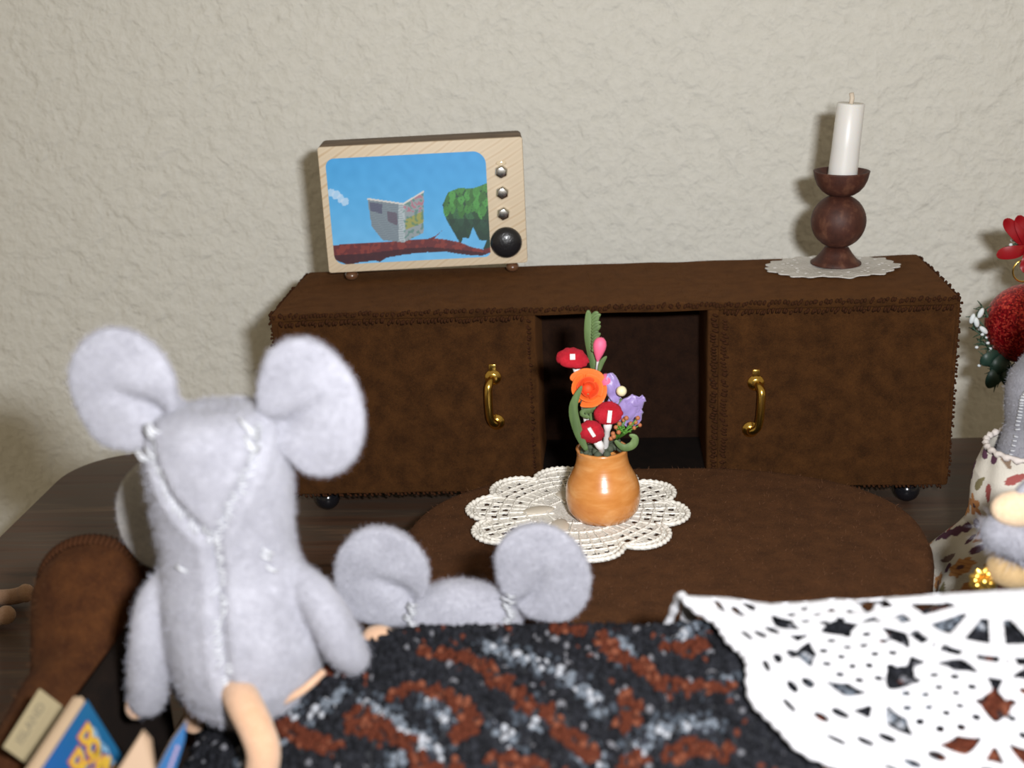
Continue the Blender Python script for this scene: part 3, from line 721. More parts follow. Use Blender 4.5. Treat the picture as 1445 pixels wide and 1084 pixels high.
# rounded left arm with its stitched far end
for sx_, ax_ in ((1, -11.75), (-1, 16.2)):
    am = M(); v = []; f = []; ys = np.linspace(-24.1, -17.3, 34); n = 40; zt_ = 7.55
    for y in ys:
        t = (y+24.1)/6.8; q_ = min(1, max(0, (.93-t)/.30)); q_ = q_*q_*(3-2*q_); rr = 1.34-.50*q_; dz = -1.15*q_-.9*(1-t)
        for k in range(n):
            a = 2*PI*k/n; x = math.cos(a)*rr; z = math.sin(a)*rr
            if z < 0: x *= .80+.20*math.exp(z*1.6); z = z*4.4 if zt_-rr+z*4.4+dz > .3 else -(zt_-rr+dz-.3)
            cr = 0.0
            v.append((ax_+q_*.10*sx_+x, y, zt_-rr+z+dz))
    for j in range(len(ys)-1):
        for k in range(n): f.append((j*n+k, (j+1)*n+k, (j+1)*n+(k+1) % n, j*n+(k+1) % n))
    f.append(tuple(range(n))); f.append(tuple((len(ys)-1)*n+k for k in range(n))[::-1])
    am.add(v, f); am.v = [tuple(Vector(p)+noise.noise_vector(Vector(p)*.8)*.07) for p in am.v]
    arm = mk('armrest', fr_(am), FELT_RUST, sf)
    sm_ = M()
    for k in range(44):
        a = -.35+(PI+.7)*k/43; r0 = 1.34; p = Vector((ax_+math.cos(a)*r0, -17.38, zt_-1.34+math.sin(a)*r0))
        q = p+Vector((math.cos(a)*.04, .25, math.sin(a)*.04)); tube([p+Vector((0, -.15, 0)), p+Vector((math.cos(a)*.07, .05, math.sin(a)*.07)), q], [.05, .075, .04], 6, sm_)
    mk('stitching', sm_, THREAD_B, arm, kind='stuff').location = (0, .20, 0)
    if sx_ == 1: 
        am2 = M(); am2.v = am.v; am2.f = am.f
        fz = fuzz('fuzz', am, 6000, .13, .004, FIB_B, arm)

# ------------------------------------------------------------------ boucle blanket over the sofa back
bl = empty('boucle_blanket', (0, -20, 0), 'charcoal boucle blanket with rust and grey swirls over the sofa back', 'blanket')
xs = np.linspace(-9.2, 12.4, 120); ys = np.linspace(-28.5, -18.7, 64); v = []; f = []
for x in xs:
    for y in ys: v.append((x, y+20, max(1.0, ZB(x, y))))
for i in range(119):
    for j in range(63): f.append((i*64+j, (i+1)*64+j, (i+1)*64+j+1, i*64+j+1))
bmm = M().add(v, f)
mk('backing', bake(bmm, [('SOLIDIFY', dict(thickness=.15, offset=-1))]), plain('charcoal_knit', (.012,.013,.016), .95), bl)
RUSTS = [[(560, 985), (590, 975), (625, 985), (655, 1005), (668, 1025), (650, 1045)], [(540, 1040), (500, 1030)], [(655, 932), (680, 945), (705, 968), (730, 985), (745, 1005)], [(770, 1010), (800, 1040), (820, 1060), (835, 1075)],
         [(850, 905), (870, 930), (905, 945), (930, 970)], [(945, 918), (975, 925), (985, 915)], [(945, 975), (985, 977), (1025, 975)], [(885, 990), (895, 1010), (880, 1030)], [(600, 925), (630, 930)],
         [(500, 1010), (530, 1030), (575, 1060), (590, 1080)], [(700, 1080), (760, 1090)], [(950, 1070), (985, 1060), (1020, 1070)], [(400, 1030), (430, 1050), (470, 1060)], [(820, 895), (790, 893)], [(470, 950), (450, 960)], [(640, 1090), (600, 1100)], [(880, 1090), (900, 1075)]]
GREYS = [[(690, 920), (740, 935), (790, 955), (830, 985), (850, 1015)], [(610, 1000), (640, 1030)], [(740, 1000), (760, 1030)], [(870, 912), (888, 935)], [(1010, 978), (1025, 970)], [(900, 1060), (935, 1035), (975, 1030), (1000, 1030)], [(510, 1000), (570, 1040), (610, 1060)],
         [(420, 1010), (400, 1050)], [(480, 985), (440, 1020)], [(960, 905), (980, 890)], [(560, 1080), (620, 1070)], [(370, 1060), (350, 1080)], [(700, 1030), (720, 1060)], [(820, 1075), (850, 1080)]]
def segs(lst):
    out = []
    for pl in lst:
        P = [onZ(u, v_)[:2] for u, v_ in pl]
        for a, b in zip(P[:-1], P[1:]): out.append((a, b))
    return out
def dist(P, sg):
    d = np.full(len(P), 9.0)
    for a, b in sg:
        ab = b-a; t = np.clip(((P-a) @ ab)/(ab @ ab+1e-9), 0, 1); d = np.minimum(d, np.linalg.norm(P-a-t[:, None]*ab, axis=1))
    return d
nx_, ny_ = 190, 90
gx, gy = np.meshgrid(np.linspace(-9.15, 12.3, nx_), np.linspace(-28.4, -18.9, ny_)); P2 = np.stack([gx.ravel(), gy.ravel()], 1)+rng.normal(0, .04, (nx_*ny_, 2))
dR = dist(P2, segs(RUSTS)); dG = dist(P2, segs(GREYS))
far = np.array([noise.noise(Vector((x*.55+7, y*.9, 2))) for x, y in P2]); far2 = np.array([noise.noise(Vector((x*.9, y*.9, 9))) for x, y in P2])
ico = bmesh.new(); bmesh.ops.create_icosphere(ico, subdivisions=1, radius=1); iv = np.array([v_.co for v_ in ico.verts]); ifc = [tuple(q.index for q in f_.verts) for f_ in ico.faces]; ico.free()
pm = M(); cols = []; vl = []
outside = (P2[:, 0] > 3.5) | (P2[:, 1] < -25.5)
for k in range(len(P2)):
    x, y = P2[k]; r = random.uniform(.055, .085); h = random.uniform(.02, .10)
    z = ZB(x, y)
    if z < 1.2: continue
    u_ = random.random()
    if dR[k] < .16+.05*random.random() or (outside[k] and far[k] > .22): c = (.062, .0155, .0075) if u_ < .85 else (.12, .038, .02)
    elif dG[k] < .15 or (outside[k] and far2[k] > .3): c = (.10, .115, .135) if u_ < .55 else ((.25, .26, .28) if u_ < .78 else (.02, .022, .028))
    elif dG[k] < .32 and u_ < .35: c = (.035, .042, .052)
    elif u_ < .045: c = (.11, .11, .12)
    elif u_ < .065: c = (.08, .022, .012)
    else: c = (.005+.009*random.random(),)*3; c = (c[0], c[1]*1.05, c[2]*1.3)
    sc3 = np.array([r*random.uniform(.8, 1.5), r*random.uniform(.8, 1.5), r*1.3])
    vl.append(iv*sc3+np.array([x, y+20, z+h])); cols.append(np.tile(c, (len(iv), 1)))
nv = len(iv); pm.v = [tuple(p) for p in np.concatenate(vl).tolist()]; pm.f = [(a+k*nv, b+k*nv, c+k*nv) for k in range(len(vl)) for a, b, c in ifc]; pm.mi = [0]*len(pm.f)
mk('loop_pile', pm, PILE, bl, colors=np.concatenate(cols), kind='stuff')

# ------------------------------------------------------------------ white crochet doily over the sofa back
DC = np.array([7.35, -20.1]); DR2 = 5.72
_on = [onZ(u, v_, .3)[:2] for u, v_ in ((985, 848), (977, 855), (1010, 892), (1049, 927), (1054, 945), (1057, 968), (1067, 1001), (1091, 1042), (1121, 1069), (1161, 1084))]
_oa = [(math.atan2(p[1]-DC[1], p[0]-DC[0]) % (2*PI), math.hypot(p[1]-DC[1], p[0]-DC[0])) for p in _on]; _oa.sort()
_oa = [(0, DR2), (_oa[0][0]-.25, DR2)]+_oa+[(_oa[-1][0]+.3, 5.5), (_oa[-1][0]+.8, DR2), (2*PI, DR2)]
def Rout(th): return np.interp(np.asarray(th) % (2*PI), [a for a, _ in _oa], [b for _, b in _oa])
def bfield(U, V):
    X = U-DC[0]; Y = V-DC[1]; r = np.hypot(X, Y); th = np.arctan2(Y, X)
    rw = r; F = Rout(th)*(1+.010*np.cos(24*th))-r; r = r*(DR2/Rout(th))**.75
    def ring(n_, r0, hw, ha, ph=0, shape='box'):
        nonlocal F
        a = ((th-ph)*n_/(2*PI)+.5) % 1.0-.5; arc = a*2*PI*r/n_
        q = np.maximum(np.abs(r-r0)-hw, np.abs(arc)-ha) if shape == 'box' else np.hypot((r-r0)/hw, arc/ha)*min(hw, ha)-min(hw, ha)
        F = np.minimum(F, q)
    def dots(cx, cy, rr, n_, sz, ph=0):
        nonlocal F
        for k in range(n_):
            a = ph+2*PI*k/n_; F = np.minimum(F, np.hypot(X-cx-rr*math.cos(a), Y-cy-rr*math.sin(a))-sz)
    a = (th*14/(2*PI)) % 1.0; arc = (np.abs(a-.5))*2*PI*r/14; F = np.minimum(F, np.maximum(np.abs(r-1.25)-.42, -(.5*2*PI*r/14-.15-(.5*2*PI*r/14-np.abs(.5*2*PI*r/14-arc)))) if False else np.maximum(np.abs(r-1.25)-.40, arc-(PI*r/14-.13)))
    ring(20, 2.08, .12, .19); ring(20, 2.08, .05, .05, PI/20)
    nM = 8; _m1 = onZ(1215, 925, .3)[:2]-DC; _m2 = onZ(1330, 1003, .3)[:2]-DC; RM = (math.hypot(*_m1)+math.hypot(*_m2))/2*.98; a0m = math.atan2(_m1[1], _m1[0]); nM = max(6, round(2*PI/abs((math.atan2(_m2[1], _m2[0])-a0m+PI) % (2*PI)-PI))); print('medallions', nM, RM)
    for k in range(nM):
        a = a0m+2*PI*k/nM; cx, cy = RM*math.cos(a), RM*math.sin(a)
        dots(cx, cy, .62, 11, .088, k); dots(cx, cy, .30, 6, .08, k*.5)
        rr = np.hypot(X-cx, Y-cy); aa = np.arctan2(Y-cy, X-cx)
        for q in range(5):
            b_ = a+2*PI*(q+.5)/5; da = (aa-b_+PI) % (2*PI)-PI
            F = np.minimum(F, np.maximum(np.abs(rr-.93)-(.21*(1-np.abs(da)/.46)).clip(0)-.0, np.abs(da)-.42))
        b_ = a+PI/nM; F = np.minimum(F, np.maximum(np.abs(r-2.75)-.19, np.abs((th-b_+PI) % (2*PI)-PI)*r-.16*(1-(r-2.56)/.5)))
        F = np.minimum(F, np.maximum(np.abs(r-4.25)-.17, np.abs((th-b_+PI) % (2*PI)-PI)*r-.15*((r-4.0)/.35)))
    ring(34, 4.62, .12, .17, shape='o'); ring(38, 4.95, .10, .17, .05, 'o'); ring(32, 5.24, .07, .21, .02, 'o')
    return F
vl, fc = sheet(bfield, np.linspace(1.4, 13.3, 480), np.linspace(-26.1, -18.9, 300))
def zd(x, y): 
    d = math.hypot(x-DC[0], y-DC[1])
    return ZB(x, max(y, -28))+.30+.16*max(0, d-4.2)*(1 if x < 7 else .5)+.35*max(0, y+20.3)+.04*noise.noise(Vector((x*1.5, y*1.5, 4)))
dd = M(); dd.v = [(x, y+20, zd(x, y)) for x, y in vl]; dd.f = fc; dd.mi = [0]*len(fc)
dd = bake(dd, [('SOLIDIFY', dict(thickness=.05, offset=0))])
ad = empty('crochet_doily', (0, -20, 0), 'large round white crocheted doily draped over the boucle blanket', 'doily')
mk('crochet', dd, CROCH, ad)
rm_ = M(); tube([(DC[0]+r_*math.cos(a), DC[1]+20+r_*math.sin(a), zd(DC[0]+r_*math.cos(a), DC[1]+r_*math.sin(a))) for a, r_ in ((a, float(Rout(a))*(1+.010*math.cos(24*a))) for a in np.linspace(_oa[2][0]+.01, PI*1.93, 400))], [.09+.015*math.sin(k*1.3) for k in range(400)], 8, rm_)
mk('edge_cord', rm_, CROCH, ad)

# ------------------------------------------------------------------ felt mice
def remesh(mm, vox=.07, it=4):
    return bake(mm, [('REMESH', dict(mode='VOXEL', voxel_size=vox)), ('SMOOTH', dict(factor=.5, iterations=it))])
def ear_mesh(c, ru, rv, tilt, basedir, th=.34, cup=.30, crease=.34, seed=0):
    """soft folded felt disc; basedir = direction (x,z) from centre to where it is sewn on"""
    n1, n2 = 14, 56; v = []; f = []; bx, bz = basedir; bl_ = math.hypot(bx, bz); bx /= bl_; bz /= bl_
    ct_, st_ = math.cos(tilt), math.sin(tilt)
    for j in range(n1+1):
        q = j/n1
        for k in range(n2):
            a = 2*PI*k/n2; x = ru*q*math.cos(a); z = rv*q*math.sin(a); x, z = x*ct_-z*st_, x*st_+z*ct_
            along = (x*bx+z*bz)/max(ru, rv); across = (-x*bz+z*bx)/max(ru, rv)
            pin = max(0, along-.35); k2 = 1-.55*pin      # gathered at the base
            ax_ = across*k2; x2 = (along*bx-ax_*bz)*max(ru, rv); z2 = (along*bz+ax_*bx)*max(ru, rv)
            y = cup*q*q*(1-.4*max(0, along)) - .10*math.cos(PI*across)*0 + crease*math.exp(-((across-.16*math.sin(along*3))/.15)**2)*max(0, min(1, along+.30)) + .05*noise.noise(Vector((x*1.3, z*1.3, seed)))
            v.append((x2, y, z2))
    for j in range(n1):
        for k in range(n2): f.append((j*n2+k, (j+1)*n2+k, (j+1)*n2+(k+1) % n2, j*n2+(k+1) % n2))
    mm = M().add(v, f); mm = bake(mm, [('WELD', dict(merge_threshold=.001)), ('SOLIDIFY', dict(thickness=th, offset=0))])
    mm = bake(mm, [('REMESH', dict(mode='VOXEL', voxel_size=.07)), ('SMOOTH', dict(factor=.5, iterations=8))])
    mm.v = [tuple(Vector(p)+Vector(c)) for p in mm.v]; return mm
def loft(rows, n=32, mm=None):
    mm = mm or M(); v = []; f = []
    for (cx, cy, cz, rx, ry) in rows:
        for k in range(n):
            a = 2*PI*k/n; v.append((cx+rx*math.cos(a), cy+ry*math.sin(a), cz))
    for j in range(len(rows)-1):
        for k in range(n): f.append((j*n+k, (j+1)*n+k, (j+1)*n+(k+1) % n, j*n+(k+1) % n))
    f.append(tuple(range(n))); f.append(tuple((len(rows)-1)*n+k for k in range(n))[::-1]); return mm.add(v, f)
def whip(mm, bv, line, nst, w, r, origin, jit=.25):
    P = smoothpath([Vector(p) for p in line], 10); L_ = len(P)
    for k in range(nst):
        t = (k+.5)/nst*(L_-1); i = int(t); p = P[i].lerp(P[min(i+1, L_-1)], t-i); tg = (P[min(i+1, L_-1)]-P[max(0, i-1)]).normalized()
        hit = bv.find_nearest(p)
        if hit[0] is None: continue
        h, nrm = hit[0], hit[1]; s = tg.cross(nrm).normalized()+tg*random.uniform(-jit, jit)+tg*.3
        a = h-s*w*random.uniform(.8, 1.2); b_ = h+s*w*random.uniform(.8, 1.2)
        ha = bv.find_nearest(a); hb = bv.find_nearest(b_)
        tube([ha[0]+ha[1]*.01, h+nrm*.06, hb[0]+hb[1]*.01], [r*.7, r, r*.7], 5, mm)
# --- big mouse, back to the camera, sitting on the blanket
BY = -21.1
def bp(u, v_, dy=0): return Vector(on(u, v_, 1, BY+dy))
bo = bp(345, 998); bs = float((on(420, 800, 1, BY)-on(320, 800, 1, BY))[0])/100
bmz = empty('felt_mouse', bo, 'largest grey felt mouse, sitting with its back to us on the blanket', 'toy mouse')
rows = []
for v_, ul, ur, ry, dy in ((1001, 325, 372, .5, .1), (992, 292, 412, 1.0, .1), (970, 262, 446, 1.35, .05), (935, 244, 460, 1.52, .0), (900, 236, 460, 1.55, 0), (865, 230, 450, 1.45, 0), (830, 226, 438, 1.25, .0), (800, 226, 424, 1.05, .05), (770, 226, 414, .98, .05), (730, 218, 412, 1.02, .05), (690, 210, 409, 1.12, .1), (650, 205, 404, 1.22, .15), (615, 207, 394, 1.25, .2), (598, 216, 384, 1.1, .10), (584, 230, 370, .85, .05), (575, 252, 348, .45, .0)):
    c = bp((ul+ur)/2, v_); rows.append((c.x-bo.x, dy, c.z-bo.z, (ur-ul)/2*bs, ry))
hm = loft(rows)
hd = bp(300, 640)-bo
loft([(hd.x, 0, 0, 1, 1)], 4) if False else None
sn = lathe([(.95, 0), (.85, .7), (.6, 1.5), (.3, 2.1), (.12, 2.35)], 24); sn.xf(Matrix.Translation((hd.x, .6, hd.z-.45)) @ Matrix.Rotation(-PI/2+.15, 4, 'X')); hm.join(sn)
def arm(pts, rads, mm): 
    P = smoothpath([bp(u, v_, dy)-bo for u, v_, dy in pts], 5); rr = np.interp(np.linspace(0, len(rads)-1, len(P)), range(len(rads)), rads); tube(P, list(rr), 16, mm); ball(P[-1], rr[-1], 16, 10, mm); ball(P[0], rr[0], 16, 10, mm)
arm([(238, 815, .0), (218, 850, -.25), (212, 900, -.45), (210, 950, -.45), (208, 985, -.35)], [.26, .36, .40, .42, .38], hm)
arm([(408, 805, .0), (440, 835, -.3), (466, 875, -.5), (484, 910, -.5), (498, 928, -.4)], [.26, .38, .42, .42, .34], hm)
for s_x in (-1, 1):
    tube(smoothpath([(s_x*.8, .8, .4), (s_x*1.1, 2.0, .45), (s_x*1.2, 2.9, .1)], 5), [.55]*6+[.45]*5, 14, hm)
bodym = remesh(hm, .075, 5)
_bv0 = BVHTree.FromPolygons([Vector(p) for p in bodym.v], bodym.f)
def seam(pts, n_):
    P = smoothpath([Vector((u, v_, 0)) for u, v_ in pts], n_); out = []
    for q in P:
        c = Vector(tuple(CAM))-bo; d = (bp(q.x, q.y)-bo-c).normalized(); h = _bv0.ray_cast(c, d)
        if h[0] is not None: out.append(h[0])
    return out
seamC = seam([(300, 764), (306, 800), (309, 850), (311, 900), (316, 945), (324, 975)], 5)
seamL = seam([(211, 606), (216, 650), (236, 700), (268, 738), (300, 764)], 5)
seamR = seam([(372, 600), (364, 640), (343, 685), (319, 728), (300, 764)], 5)
allseg = []
for sl in (seamC, seamL, seamR): allseg += list(zip(sl[:-1], sl[1:]))
# pinch the felt in along its seams
V = np.array(bodym.v); bmt = bpy.data.meshes.new('t'); bmt.from_pydata(bodym.v, [], bodym.f); nr = np.array([v_.normal for v_ in bmt.vertices]); bpy.data.meshes.remove(bmt)
D = np.full(len(V), 9.0)
for a, b_ in allseg:
    a = np.array(a); ab = np.array(b_)-a
    t = np.clip(((V-a) @ ab)/(ab @ ab+1e-9), 0, 1); D = np.minimum(D, np.linalg.norm(V-a-t[:, None]*ab, axis=1))
V = V-nr*(.12*np.exp(-(D/.11)**2))[:, None]+nr*(.035*np.exp(-((D-.26)/.14)**2))[:, None]
bodym.v = [tuple(p) for p in V.tolist()]
mk('body', bodym, GREY, bmz)
bvb = BVHTree.FromPolygons([Vector(p) for p in bodym.v], bodym.f)
wm = M()
for sl, ns, w in ((seamC, 34, .11), (seamL, 30, .09), (seamR, 30, .09)): whip(wm, bvb, sl, ns, w, .018, bo, .9)
for c_, rr_ in ((bp(213, 600), .30), (bp(372, 592), .30)):
    for k in range(9):
        a = random.uniform(0, 2*PI); p = c_-bo+Vector((random.uniform(-.25, .25), -.6, random.uniform(-.4, .4))); h = bvb.find_nearest(p)
        tube([h[0]+Vector((-.12, -.1, .12)), h[0]+Vector((0, -.2, 0)), h[0]+Vector((.12, -.08, -.1))], .022, 5, wm)
for (u, v_) in ((236, 812), (405, 800), (412, 812), (398, 806)):
    h = bvb.find_nearest(bp(u, v_, -1.2)-bo); tube([h[0]+Vector((-.1, -.03, .05)), h[0]+Vector((0, -.1, 0)), h[0]+Vector((.1, -.03, -.08))], .03, 5, wm)
mk('white_stitching', wm, THREAD_W, bmz, kind='stuff')
e1 = ear_mesh(bp(176, 556, -.1)-bo, 72*bs, 86*bs/math.cos(.33), .15, (42, -50), cup=.10, crease=.75, seed=1)
mk('ear', e1, GREY, bmz)
e2 = ear_mesh(bp(437, 578, -.1)-bo, 69*bs, 92*bs/math.cos(.33), .18, (-66, -12), cup=.12, crease=.65, seed=2)
mk('ear', e2, GREY, bmz)
fuzz('fuzz', bodym, 36000, .085, .003, FIB_G, bmz); fuzz('fuzz', e1, 9000, .075, .003, FIB_G, bmz); fuzz('fuzz', e2, 9000, .075, .003, FIB_G, bmz)
tp_ = smoothpath([bp(335, 975, -1.25)-bo, bp(345, 995, -1.75)-bo, bp(362, 1030, -2.1)-bo, bp(372, 1065, -2.3)-bo, bp(365, 1110, -2.3)-bo], 5)
tm_ = M(); tube(tp_, list(np.linspace(.34, .30, len(tp_))), 16, tm_); ball(tp_[0], .34, 14, 8, tm_); mk('tail', tm_, PEACH, bmz, label='thick peach felt tail')
pw = ball(bp(193, 996, -.2)-bo, (.22, .3, .26), 14, 10); mk('paw', pw, PEACH, bmz, label='peach felt paw')
bd = M(); tube(smoothpath([bp(376, 1000, -.6)-bo, bp(400, 990, -.95)-bo, bp(430, 972, -.9)-bo, bp(456, 948, -.5)-bo], 5), .075, 10, bd); mk('belly_trim', bd, PEACH, bmz, label='peach felt edge of the belly')
ft = M(); tube(smoothpath([bp(272, 985, .2)-bo, bp(275, 1005, .3)-bo, bp(273, 1024, .4)-bo], 5), .22, 12, ft); mk('foot', ft, PEACH, bmz)

# --- smaller mice: one builder, each posed by its own numbers
def small_mouse(o, label, scale=1.0, rz=0, earspec=None, fz=6000, legs=True, leg_dir=(0, 1), dress=False, headshape=(1.18, 1.1, 1.05), felt_m=GREY, seat=3.3):
    o = Vector(o); e = empty('felt_mouse', o, label, 'toy mouse', rot=(0, 0, rz)); k = scale; mm = M()
    ball((0, 0, 3.3*k), tuple(h*k for h in headshape), 28, 18, mm)
    sn = lathe([(.9*k, 0), (.75*k, .7*k), (.4*k, 1.4*k), (.12*k, 1.75*k)], 20); sn.xf(Matrix.Translation((0, .4*k, 3.2*k)) @ Matrix.Rotation(-PI/2-.1, 4, 'X')); mm.join(sn)
    loft([(0, 0, 0, .5*k, .5*k), (0, 0, .15*k, 1.1*k, 1.0*k), (0, 0, .9*k, 1.35*k, 1.2*k), (0, 0, 1.7*k, 1.1*k, 1.0*k), (0, 0, 2.4*k, .8*k, .8*k), (0, 0, 3.2*k, .9*k, .8*k)], 28, mm)
    for s in (-1, 1):
        tube(smoothpath([(s*.7*k, 0, 2.2*k), (s*1.0*k, .5*k, 1.6*k), (s*1.0*k, 1.1*k, 1.2*k)], 5), list(np.linspace(.30, .34, 11)*k), 14, mm); ball((s*1.0*k, 1.1*k, 1.2*k), .34*k, 14, 8, mm)
    b_ = remesh(mm, .09, 4); mk('body', b_, felt_m, e)
    bv = BVHTree.FromPolygons([Vector(p) for p in b_.v], b_.f); wm = M()
    es = earspec or [((-1.75*k, -.1, 4.0*k), .92*k, 1.08*k, .1, (.6, -.6)), ((1.75*k, -.1, 4.0*k), .92*k, 1.08*k, .25, (-.6, -.6))]
    for q, (c, ru, rv, ti, bd_) in enumerate(es):
        em = ear_mesh(c, ru, rv, ti, bd_, cup=.10, crease=.6, seed=q+5); mk('ear', em, felt_m, e); fuzz('fuzz', em, fz, .075, .003, FIB_G, e)
        bd_ = Vector((bd_[0], 0, bd_[1])).normalized(); p0 = Vector(c)+bd_*(ru*.97)
        for j in range(12):
            p = p0+Vector((random.uniform(-.09, .09), -.25, (j-6)*.07)); tube([p+Vector((-.10, .02, .03)), p+Vector((0, -.06, 0)), p+Vector((.10, .02, -.03))], .022, 5, wm)
    mk('white_stitching', wm, THREAD_W, e, kind='stuff'); fuzz('fuzz', b_, fz*2, .085, .003, FIB_G, e)
    if legs:
        for s in (-1, 1):
            lm = M(); tube(smoothpath([(s*.7*k, .7*k, .35*k), (s*.8*k, 2.0*k, .35*k), (s*.8*k, 2.6*k, .5*k)], 5), .30*k, 12, lm); ball((s*.8*k, 2.6*k, .5*k), .34*k, 12, 8, lm); mk('leg', lm, PEACH, e)
    tl = M(); tube(smoothpath([(0, -1.0*k, .4*k), (.3*k, -1.5*k, .25*k), (.8*k, -1.6*k, .2*k)], 5), .2*k, 10, tl); mk('tail', tl, PEACH, e)
    # eyes and nose
    for s in (-1, 1): mk('eye', ball((s*.42*k, 1.42*k, 3.45*k), .09*k, 10, 8), BLACK, e)
    mk('nose', ball((0, 2.2*k, 3.0*k), .14*k, 10, 8), PINK, e)
    return e
# second mouse, behind the sofa back
SY = -18.0; s2 = float((on(700, 800, 1, SY)-on(600, 800, 1, SY))[0])/100
q = on(652, 886, 1, SY); o2 = Vector((float(q[0]), SY, 3.25)); hz = float(q[2])-o2.z; k2 = hz/3.3
def e2s(u, v_, dy=-.2): p = on(u, v_, 1, SY+dy); return (float(p[0])-o2.x, dy, float(p[2])-o2.z)
m2 = small_mouse(o2, 'grey felt mouse peeking over the middle of the sofa back', k2, 0, [(e2s(540, 818), 68*s2, 80*s2, .1, (.55, -.75)), (e2s(765, 812), 66*s2, 78*s2, .35, (-.75, -.75))], 8000, headshape=(88*s2/k2, .9, 76*s2/k2))
pw = M(); pp = onZ(528, 918, .0); ball((pp[0]-o2.x, pp[1]-o2.y+.5, pp[2]-o2.z+.02), (.34, .28, .22), 14, 10, pw); mk('paw', pw, PEACH, m2, label='peach felt paw')
# third mouse, hidden behind the big one; only its ear shows
SY3 = -17.2; q = on(300, 800, 1, SY3); o3 = Vector((float(q[0]), SY3, 3.25)); k3 = (float(q[2])-o3.z)/3.3; s3 = float((on(300, 800, 1, SY3)-on(200, 800, 1, SY3))[0])/100
def e3s(u, v_, dy=-.2): p = on(u, v_, 1, SY3+dy); return (float(p[0])-o3.x, dy, float(p[2])-o3.z)
small_mouse(o3, 'pale felt mouse hidden behind the largest mouse, its left ear showing', k3*.98, 0, [(e3s(232, 728), 66*s3, 84*s3, -.1, (.8, -.5)), (e3s(352, 745), 48*s3, 60*s3, 0, (-.8, -.5))], 5000, headshape=(.95, .9, .9), felt_m=PALE)
# fourth mouse, sitting on the desk beyond the left arm, feet towards us
o4 = Vector((-24.2+1.5, -5.6, 0)); g4 = on(36, 855, 2, .4)
m4 = small_mouse((float(g4[0])-2.65, float(g4[1]), .02), 'grey felt mouse on the desk at the left edge, only its peach feet showing', .9, -PI/2, None, 2500)
# fifth mouse, at the right end of the sofa, raising a paw
SY5 = -17.2; p5 = on(1440, 715, 1, SY5); s5 = float((on(1440, 700, 1, SY5)-on(1340, 700, 1, SY5))[0])/100
o5 = Vector((float(p5[0])+2.6, SY5, 3.25)); m5 = small_mouse(o5, 'grey felt mouse at the right end of the sofa raising a peach paw', 1.1, 0, None, 3000)
def r5(u, v_, dy=0): p = on(u, v_, 1, SY5+dy); return Vector((float(p[0])-o5.x, dy, float(p[2])-o5.z))
am5 = M(); P = smoothpath([(-.8, 0, 2.3), r5(1500, 775), r5(1445, 765), r5(1412, 752)], 5); tube(P, list(np.linspace(.5, .44, len(P))), 16, am5); ball(P[-1], .44, 16, 10, am5); am5 = remesh(am5, .1, 3)
mk('sleeve', am5, GREY, m5, label='raised grey felt arm'); fuzz('fuzz', am5, 3500, .22, .004, FIB_G, m5)
pw = M(); ball(r5(1436, 718, -.1), (.58, .40, .40), 18, 12, pw); ball(r5(1465, 712, -.1), (.5, .4, .4), 18, 12, pw); pw = remesh(pw, .08, 3); mk('paw', pw, felt('cream_peach_felt', (.60,.42,.26), (.76,.58,.40), .2, 3, .03), m5, label='raised pale peach felt paw')
kn = M(); ball(r5(1432, 800, .6), (.62, .5, .5), 16, 10, kn); mk('knee', kn, felt('tan_felt', (.42,.28,.13), (.55,.38,.20), .2, 3, .03), m5, label='tan felt knee')

# gold foil rosette beside the fifth mouse
gq = on(1387, 818, 1, -16.6); go = Vector(tuple(gq))
gr_ = empty('gold_rosette', go-Vector((0, 0, .3)), 'crumpled gold foil rosette just above the white crochet doily', 'rosette')
for k in range(9):
    a = 2*PI*k/9; pmm = M(); leaf(pmm, [Vector((0, 0, .3)), Vector((.16*math.cos(a), -.12, .3+.16*math.sin(a))), Vector((.33*math.cos(a), -.05, .3+.33*math.sin(a)))], .13, (0, -1, 0)); mk('petal', pmm, GOLD, gr_)
mk('heart', ball((0, -.1, .3), .13, 12, 8), GOLD, gr_)
mk('stem', tube([(0, 0, .3), (.1, .1, -(go.z-3.3)*.5), (.15, .15, -(go.z-3.45))], .06, 8), GOLD, gr_)

# ------------------------------------------------------------------ mouse in the flowered dress
DY_ = -7.6; dpx = lambda u, v_, dy=0: Vector(on(u, v_, 1, DY_+dy)); ds = float((on(1445, 700, 1, DY_)-on(1345, 700, 1, DY_))[0])/100
dcx = float(on(1478, 700, 1, DY_)[0]); do_ = Vector((dcx, DY_, 0))
dmz = empty('dressed_mouse', do_, 'grey felt mouse in a floral dress standing by the right end of the sideboard', 'toy mouse')
def zpx(v_): return float(on(1430, v_, 1, DY_)[2])
rows = []
for v_, ul in ((735, 1385), (700, 1388), (665, 1396), (645, 1402), (620, 1409), (600, 1412), (575, 1409), (550, 1408), (530, 1413), (515, 1424), (500, 1432), (480, 1441), (455, 1446), (430, 1449), (405, 1452), (390, 1460)):
    z = zpx(v_); rx = (1478-ul)*ds; rows.append((0, 0, z, rx, min(rx, 1.5)))
hmm = loft(rows, 28); hz_ = zpx(410); sn = lathe([(.5, 0), (.42, .8), (.12, 1.6)], 16); sn.xf(Matrix.Translation((.3, -.2, hz_+.1)) @ Matrix.Rotation(PI/2, 4, 'Y')); hmm.join(sn)
tube([(0, 0, zpx(735)), (0, 0, .3)], [1.0, .6], 16, hmm)
ball((.45, 0, zpx(400)), (.95, .95, .9), 24, 16, hmm)
hmm = remesh(hmm, .09, 4); mk('body', hmm, GREY, dmz)
